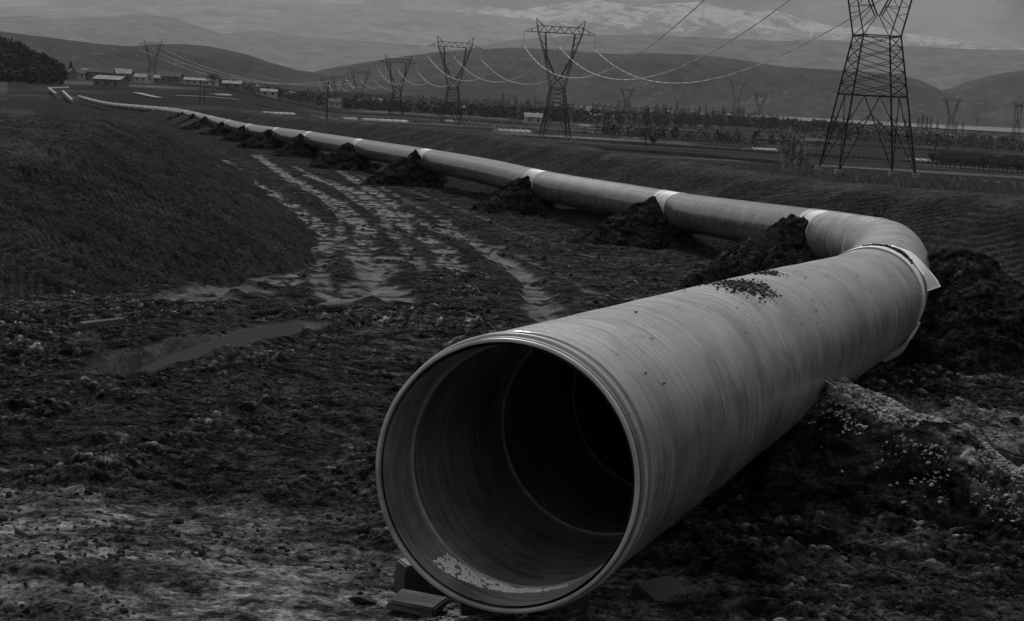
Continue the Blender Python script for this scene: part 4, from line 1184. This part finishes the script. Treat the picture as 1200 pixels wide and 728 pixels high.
# wooded slope at the left edge
rg = np.random.default_rng(77); n = 520
pxs = rg.uniform(-40, 74, n); top = np.interp(pxs, [-160, -70, 0, 20, 43, 58, 70, 80], [40, 45, 58, 62, 73, 80, 87, 93])
tt = rg.uniform(0, 1, n) ** 1.4; dd_ = 1050 - 250 * tt
hill_obj = [q for q in COL.objects if q.get('label') == 'steep wooded slope at the left edge'][0]
from mathutils.bvhtree import BVHTree
bv = BVHTree.FromPolygons([v.co for v in hill_obj.data.vertices], [tuple(f.vertices) for f in hill_obj.data.polygons])
m = 30; C_ = []; H_ = []
for a_, d_ in zip(pxs, dd_):
    q = ray(a_, 90); x_, y_ = q[0] / q[1] * d_, d_
    hh_ = bv.ray_cast(Vector((x_, y_, 500)), Vector((0, 0, -1)))
    z_ = hh_[0].z if hh_[0] else -6
    h_ = rg.uniform(4, 9)
    e_ = rg.uniform(0, 1, m); aa_ = rg.uniform(0, 6.28, m); r__ = h_ * .45 * np.sin(np.clip(e_, .05, .97) * 3) * rg.uniform(.5, 1, m)
    C_.append(np.stack([x_ + r__ * np.cos(aa_), y_ + r__ * np.sin(aa_), z_ + h_ * e_], -1)); H_ += [h_] * m
C_ = np.vstack(C_); k = len(C_); d1 = rg.normal(0, 1, (k, 3)); d1 /= np.linalg.norm(d1, axis=1)[:, None]; d2 = np.cross(d1, rg.normal(0, 1, (k, 3))); d2 /= np.linalg.norm(d2, axis=1)[:, None]
s_ = (np.array(H_) * .14)[:, None]
o = mesh_np('woodland', np.stack([C_ - d1 * s_, C_ + d2 * s_ * .7, C_ + d1 * s_, C_ - d2 * s_ * .7], 1).reshape(-1, 3), np.arange(4 * k).reshape(-1, 4), M_ever, smooth=False)
tag(o, 'dark wood covering the steep slope at the left edge', 'wood', kind='stuff')
# dry grass tufts round the big pylon and on the field edge
pc0 = line_pos[0]
n = 5200
x = np.concatenate([rg.normal(pc0[0] - 2, 9, 2600), rg.uniform(-10, 60, 2600)]); y = np.concatenate([rg.normal(pc0[1] - 2, 8, 2600), rg.uniform(100, 240, 2600)])
z = base_h(x, y); h_ = rg.uniform(.3, 1.1, n) * np.where(np.arange(n) < 2600, .8, .12); a_ = rg.uniform(0, 3.14, n)
dx, dy = np.cos(a_) * h_ * .35, np.sin(a_) * h_ * .35
V = np.stack([np.stack([x - dx, y - dy, z - .05], -1), np.stack([x + dx, y + dy, z - .05], -1), np.stack([x + dx * 1.3, y + dy * .7, z + h_], -1), np.stack([x - dx * .2, y - dy * 1.4, z + h_ * .8], -1)], 1).reshape(-1, 3)
o = mesh_np('dry_grass', V, np.arange(4 * n).reshape(-1, 4), M_grass, smooth=False); tag(o, 'rough dry grass round the foot of the big pylon and along the fields', 'grass', kind='stuff')

# ------------------------------------------------------------------ houses and sheds
M_white = noisy('whitewash', .24, .4, .4, .8, .1); M_roof = noisy('roof_tiles', .06, .12, .6, .8, .1); M_roofp = noisy('tin_roof', .16, .3, .3, .7, .1)
M_win = mat('window_glass', .03, .15, .5); M_wall = noisy('render_wall', .10, .18, .4, .85, 0)
def house(px, d, w, dp, h_, rz, wall, roof, label, shed=False, dz=0, group=None):
    x_, y_ = gp(px, d); z_ = float(base_h(np.array([x_]), np.array([y_]))[0]) + dz
    root = empty('barn' if shed else 'house', (x_, y_, z_)); root.rotation_euler = (0, 0, rz); tag(root, label, 'barn' if shed else 'house', group)
    mb = MB(); mb.box((0, 0, h_ / 2 - .5), (w, dp, h_ + 1)); rh = h_ * (.35 if shed else .5)
    mb.add([(-w / 2, -dp / 2, h_), (-w / 2, dp / 2, h_), (-w / 2, 0, h_ + rh), (w / 2, -dp / 2, h_), (w / 2, dp / 2, h_), (w / 2, 0, h_ + rh)], [(0, 1, 2), (3, 5, 4), (0, 3, 4, 1), (0, 2, 5, 3), (1, 4, 5, 2)])
    mb.build('wall', wall, root)
    mb = MB(); e_ = .5
    for sg in (-1, 1):
        V = [(-w / 2 - e_, sg * (dp / 2 + e_), h_ - .25), (w / 2 + e_, sg * (dp / 2 + e_), h_ - .25), (w / 2 + e_, 0, h_ + rh + .05), (-w / 2 - e_, 0, h_ + rh + .05)]
        V += [(a, b_, c_ + .22) for a, b_, c_ in V]
        mb.add(V, [(0, 1, 2, 3), (7, 6, 5, 4), (0, 4, 5, 1), (1, 5, 6, 2), (2, 6, 7, 3), (3, 7, 4, 0)])
    rf = mb.build('roof', roof, root)
    if not shed:
        q = MB(); q.box((w * .25, dp * .15, h_ + rh * .9), (.8, .8, 1.8)); q.build('chimney', wall, rf)
    n_ = max(2, int(w / 3.5))
    for i in range(n_):
        xw = -w / 2 + (i + .5) * w / n_
        q = MB(); q.box((xw, -dp / 2 - .03, h_ * .55), (1.2, .12, 1.3)); q.build('window', M_win, root)
    return root
hs = [(626, 900, 9, 7, 3.6, .1, M_white, M_roofp, 'white two-window house on the plain left of the central pylon', False),
      (130, 780, 13, 9, 4.0, -.25, M_wall, M_roofp, 'long shed with a pale roof beside the distant end of the pipeline', True),
      (35, 860, 8, 7, 4, .2, M_white, M_roofp, 'pale house among trees on the wooded slope, right of the leftmost one', False),
      (6, 840, 9, 7, 4, .0, M_wall, M_roofp, 'leftmost pale house below the wooded slope', False),
      (118, 1000, 14, 9, 5, .1, M_wall, M_roof, 'grey block of houses behind the long shed, left one', False),
      (138, 1020, 16, 9, 5, .05, M_wall, M_roofp, 'pale row building behind the long shed, right one', False),
      (201, 1000, 11, 8, 4.5, -.1, M_wall, M_roof, 'dark-roofed house right of the lone pylon in the village', False),
      (222, 1050, 34, 8, 3.2, -.05, M_white, M_roofp, 'long white low building in the village right of the lone pylon', True),
      (272, 950, 10, 7, 3.4, .0, M_wall, M_roofp, 'pale-roofed barn between the village and the wooden pole, left one', True),
      (315, 980, 9, 6, 3.2, .1, M_white, M_roofp, 'small white barn between the village and the wooden pole, right one', True),
      (211, 1900, 9, 8, 6, .1, M_white, M_roof, 'white house on the rise behind the village', False),
      (392, 1100, 8, 7, 3.6, .1, M_white, M_roof, 'small white house just right of the wooden pole', False)]
for a in hs: house(*a)
for i, (px, d) in enumerate([(155, 1150), (165, 1120), (172, 1180), (188, 1150), (95, 1000), (105, 1040), (75, 980), (300, 1900), (420, 1500), (442, 1600), (500, 1500), (545, 1700), (570, 1300), (700, 1300), (730, 1500),
                             (340, 1700), (255, 1500), (690, 2300), (960, 2500), (905, 2600)]):
    house(px, d, rt.uniform(7, 11), 7, rt.uniform(3, 5), rt.uniform(-.4, .4), M_white if i % 3 else M_wall, M_roofp if i % 2 else M_roof, 'small pale house scattered among the hazy fields and trees of the plain', False, 0, 'scattered houses on the plain')
# plastic tunnels
M_plastic = noisy('tunnel_plastic', .2, .34, .2, .7, .1)
def tunnel(px0, px1, d, w, h_, label):
    a_ = np.array(gp(px0, d)); b_ = np.array(gp(px1, d * 1.01)); c_ = (a_ + b_) / 2; l = np.linalg.norm(b_ - a_); rz = math.atan2(*(b_ - a_)[::-1])
    z_ = float(base_h(np.array([c_[0]]), np.array([c_[1]]))[0])
    root = empty('plastic_tunnel', (c_[0], c_[1], z_)); root.rotation_euler = (0, 0, rz); tag(root, label, 'greenhouse', 'low plastic tunnels in the fields')
    na = 10; V = []; Fq = []
    for sg in (-.5, .5):
        for i in range(na):
            t_ = math.pi * i / (na - 1); V.append((sg * l, w / 2 * math.cos(t_), h_ * math.sin(t_)))
    Fq = [(i, i + 1, na + i + 1, na + i) for i in range(na - 1)] + [tuple(range(na)), tuple(range(na, 2 * na))[::-1]]
    mb = MB(); mb.add(V, Fq); mb.build('cover', M_plastic, root)
    for k in np.linspace(-.48, .48, 7):
        mb = MB()
        for i in range(na - 1):
            t0_, t1_ = math.pi * i / (na - 1), math.pi * (i + 1) / (na - 1)
            mb.bar((k * l, (w / 2 + .04) * math.cos(t0_), (h_ + .04) * math.sin(t0_)), (k * l, (w / 2 + .04) * math.cos(t1_), (h_ + .04) * math.sin(t1_)), .12)
        mb.build('hoop', M_gal, root)
for px0, px1, d, h_, lb in [(398, 416, 640, 1.2, 'short plastic tunnel just right of the wooden pole'), (424, 478, 640, 1.1, 'long plastic tunnel in front of the fourth pylon'),
                        (582, 622, 560, 1.1, 'plastic tunnel left of the central pylon foot'), (517, 528, 760, 1.0, 'short plastic tunnel at the foot of the third pylon'),
                        (736, 744, 560, .8, 'tiny plastic tunnel between the central pylon and the thin pole'), (880, 910, 480, .7, 'flat pale plastic tunnel left of the big pylon'),
                        (1072, 1115, 430, .7, 'flat pale plastic tunnel right of the big pylon'), (676, 690, 900, 1.1, 'short plastic tunnel right of the central pylon'),
                        (248, 268, 760, .9, 'plastic tunnel nearest the village'), (306, 345, 640, .9, 'plastic tunnel left of the wooden pole')]:
    tunnel(px0, px1, d, 5, h_, lb)

# ------------------------------------------------------------------ haze
mb = MB(); mb.box((0, 14000, 750), (46000, 32000, 1620)); 
hz = mb.build('haze', None) if False else None
me = bpy.data.meshes.new('haze')
x0, x1, y0, y1, z0, z1 = -23500, 23500, -23500, 28500, -60, 1560
me.from_pydata([(x0, y0, z0), (x1, y0, z0), (x1, y1, z0), (x0, y1, z0), (x0, y0, z1), (x1, y0, z1), (x1, y1, z1), (x0, y1, z1)], [],
               [(0, 3, 2, 1), (4, 5, 6, 7), (0, 1, 5, 4), (1, 2, 6, 5), (2, 3, 7, 6), (3, 0, 4, 7)])
mh = bpy.data.materials.new('haze'); mh.use_nodes = True; t = mh.node_tree; t.nodes.clear()
mo = N(t, 'ShaderNodeOutputMaterial'); pv = N(t, 'ShaderNodeVolumePrincipled')
pv.inputs['Color'].default_value = (.48, .48, .48, 1); pv.inputs['Density'].default_value = 3.3e-5; pv.inputs['Anisotropy'].default_value = .2
L(t, pv.outputs[0], mo.inputs['Volume'])
me.materials.append(mh); o = bpy.data.objects.new('haze', me); COL.objects.link(o); tag(o, 'pale haze over the plain and the mountains', kind='stuff')

# ------------------------------------------------------------------ labels of look-alikes: counted from the left
def _ord(n):
    return str(n) + ('th' if 10 <= n % 100 <= 20 else {1: 'st', 2: 'nd', 3: 'rd'}.get(n % 10, 'th'))
for grp, ph in (('poplars before the lake', 'slender bare poplar, {} from the left in the hazy row before the lake'),
                ('poplars right of the big pylon', 'bare poplar by the lake, {} from left among those right of the pylon'),
                ('scattered trees on the plain', 'small hazy tree on the open plain, {} from the left among the scattered ones'),
                ('orchard row at the right edge', 'small round orchard tree, {} from the left in the nearer row at right'),
                ('second orchard row at the right edge', 'small round orchard tree, {} from the left in the farther row at right'),
                ('scattered houses on the plain', 'small pale house, {} from the left of those scattered over the plain')):
    q = [o for o in COL.objects if o.get('group') == grp and o.parent is None]
    q.sort(key=lambda o: o.location.x / o.location.y)
    for i, o in enumerate(q): o['label'] = ph.format(_ord(i + 1))
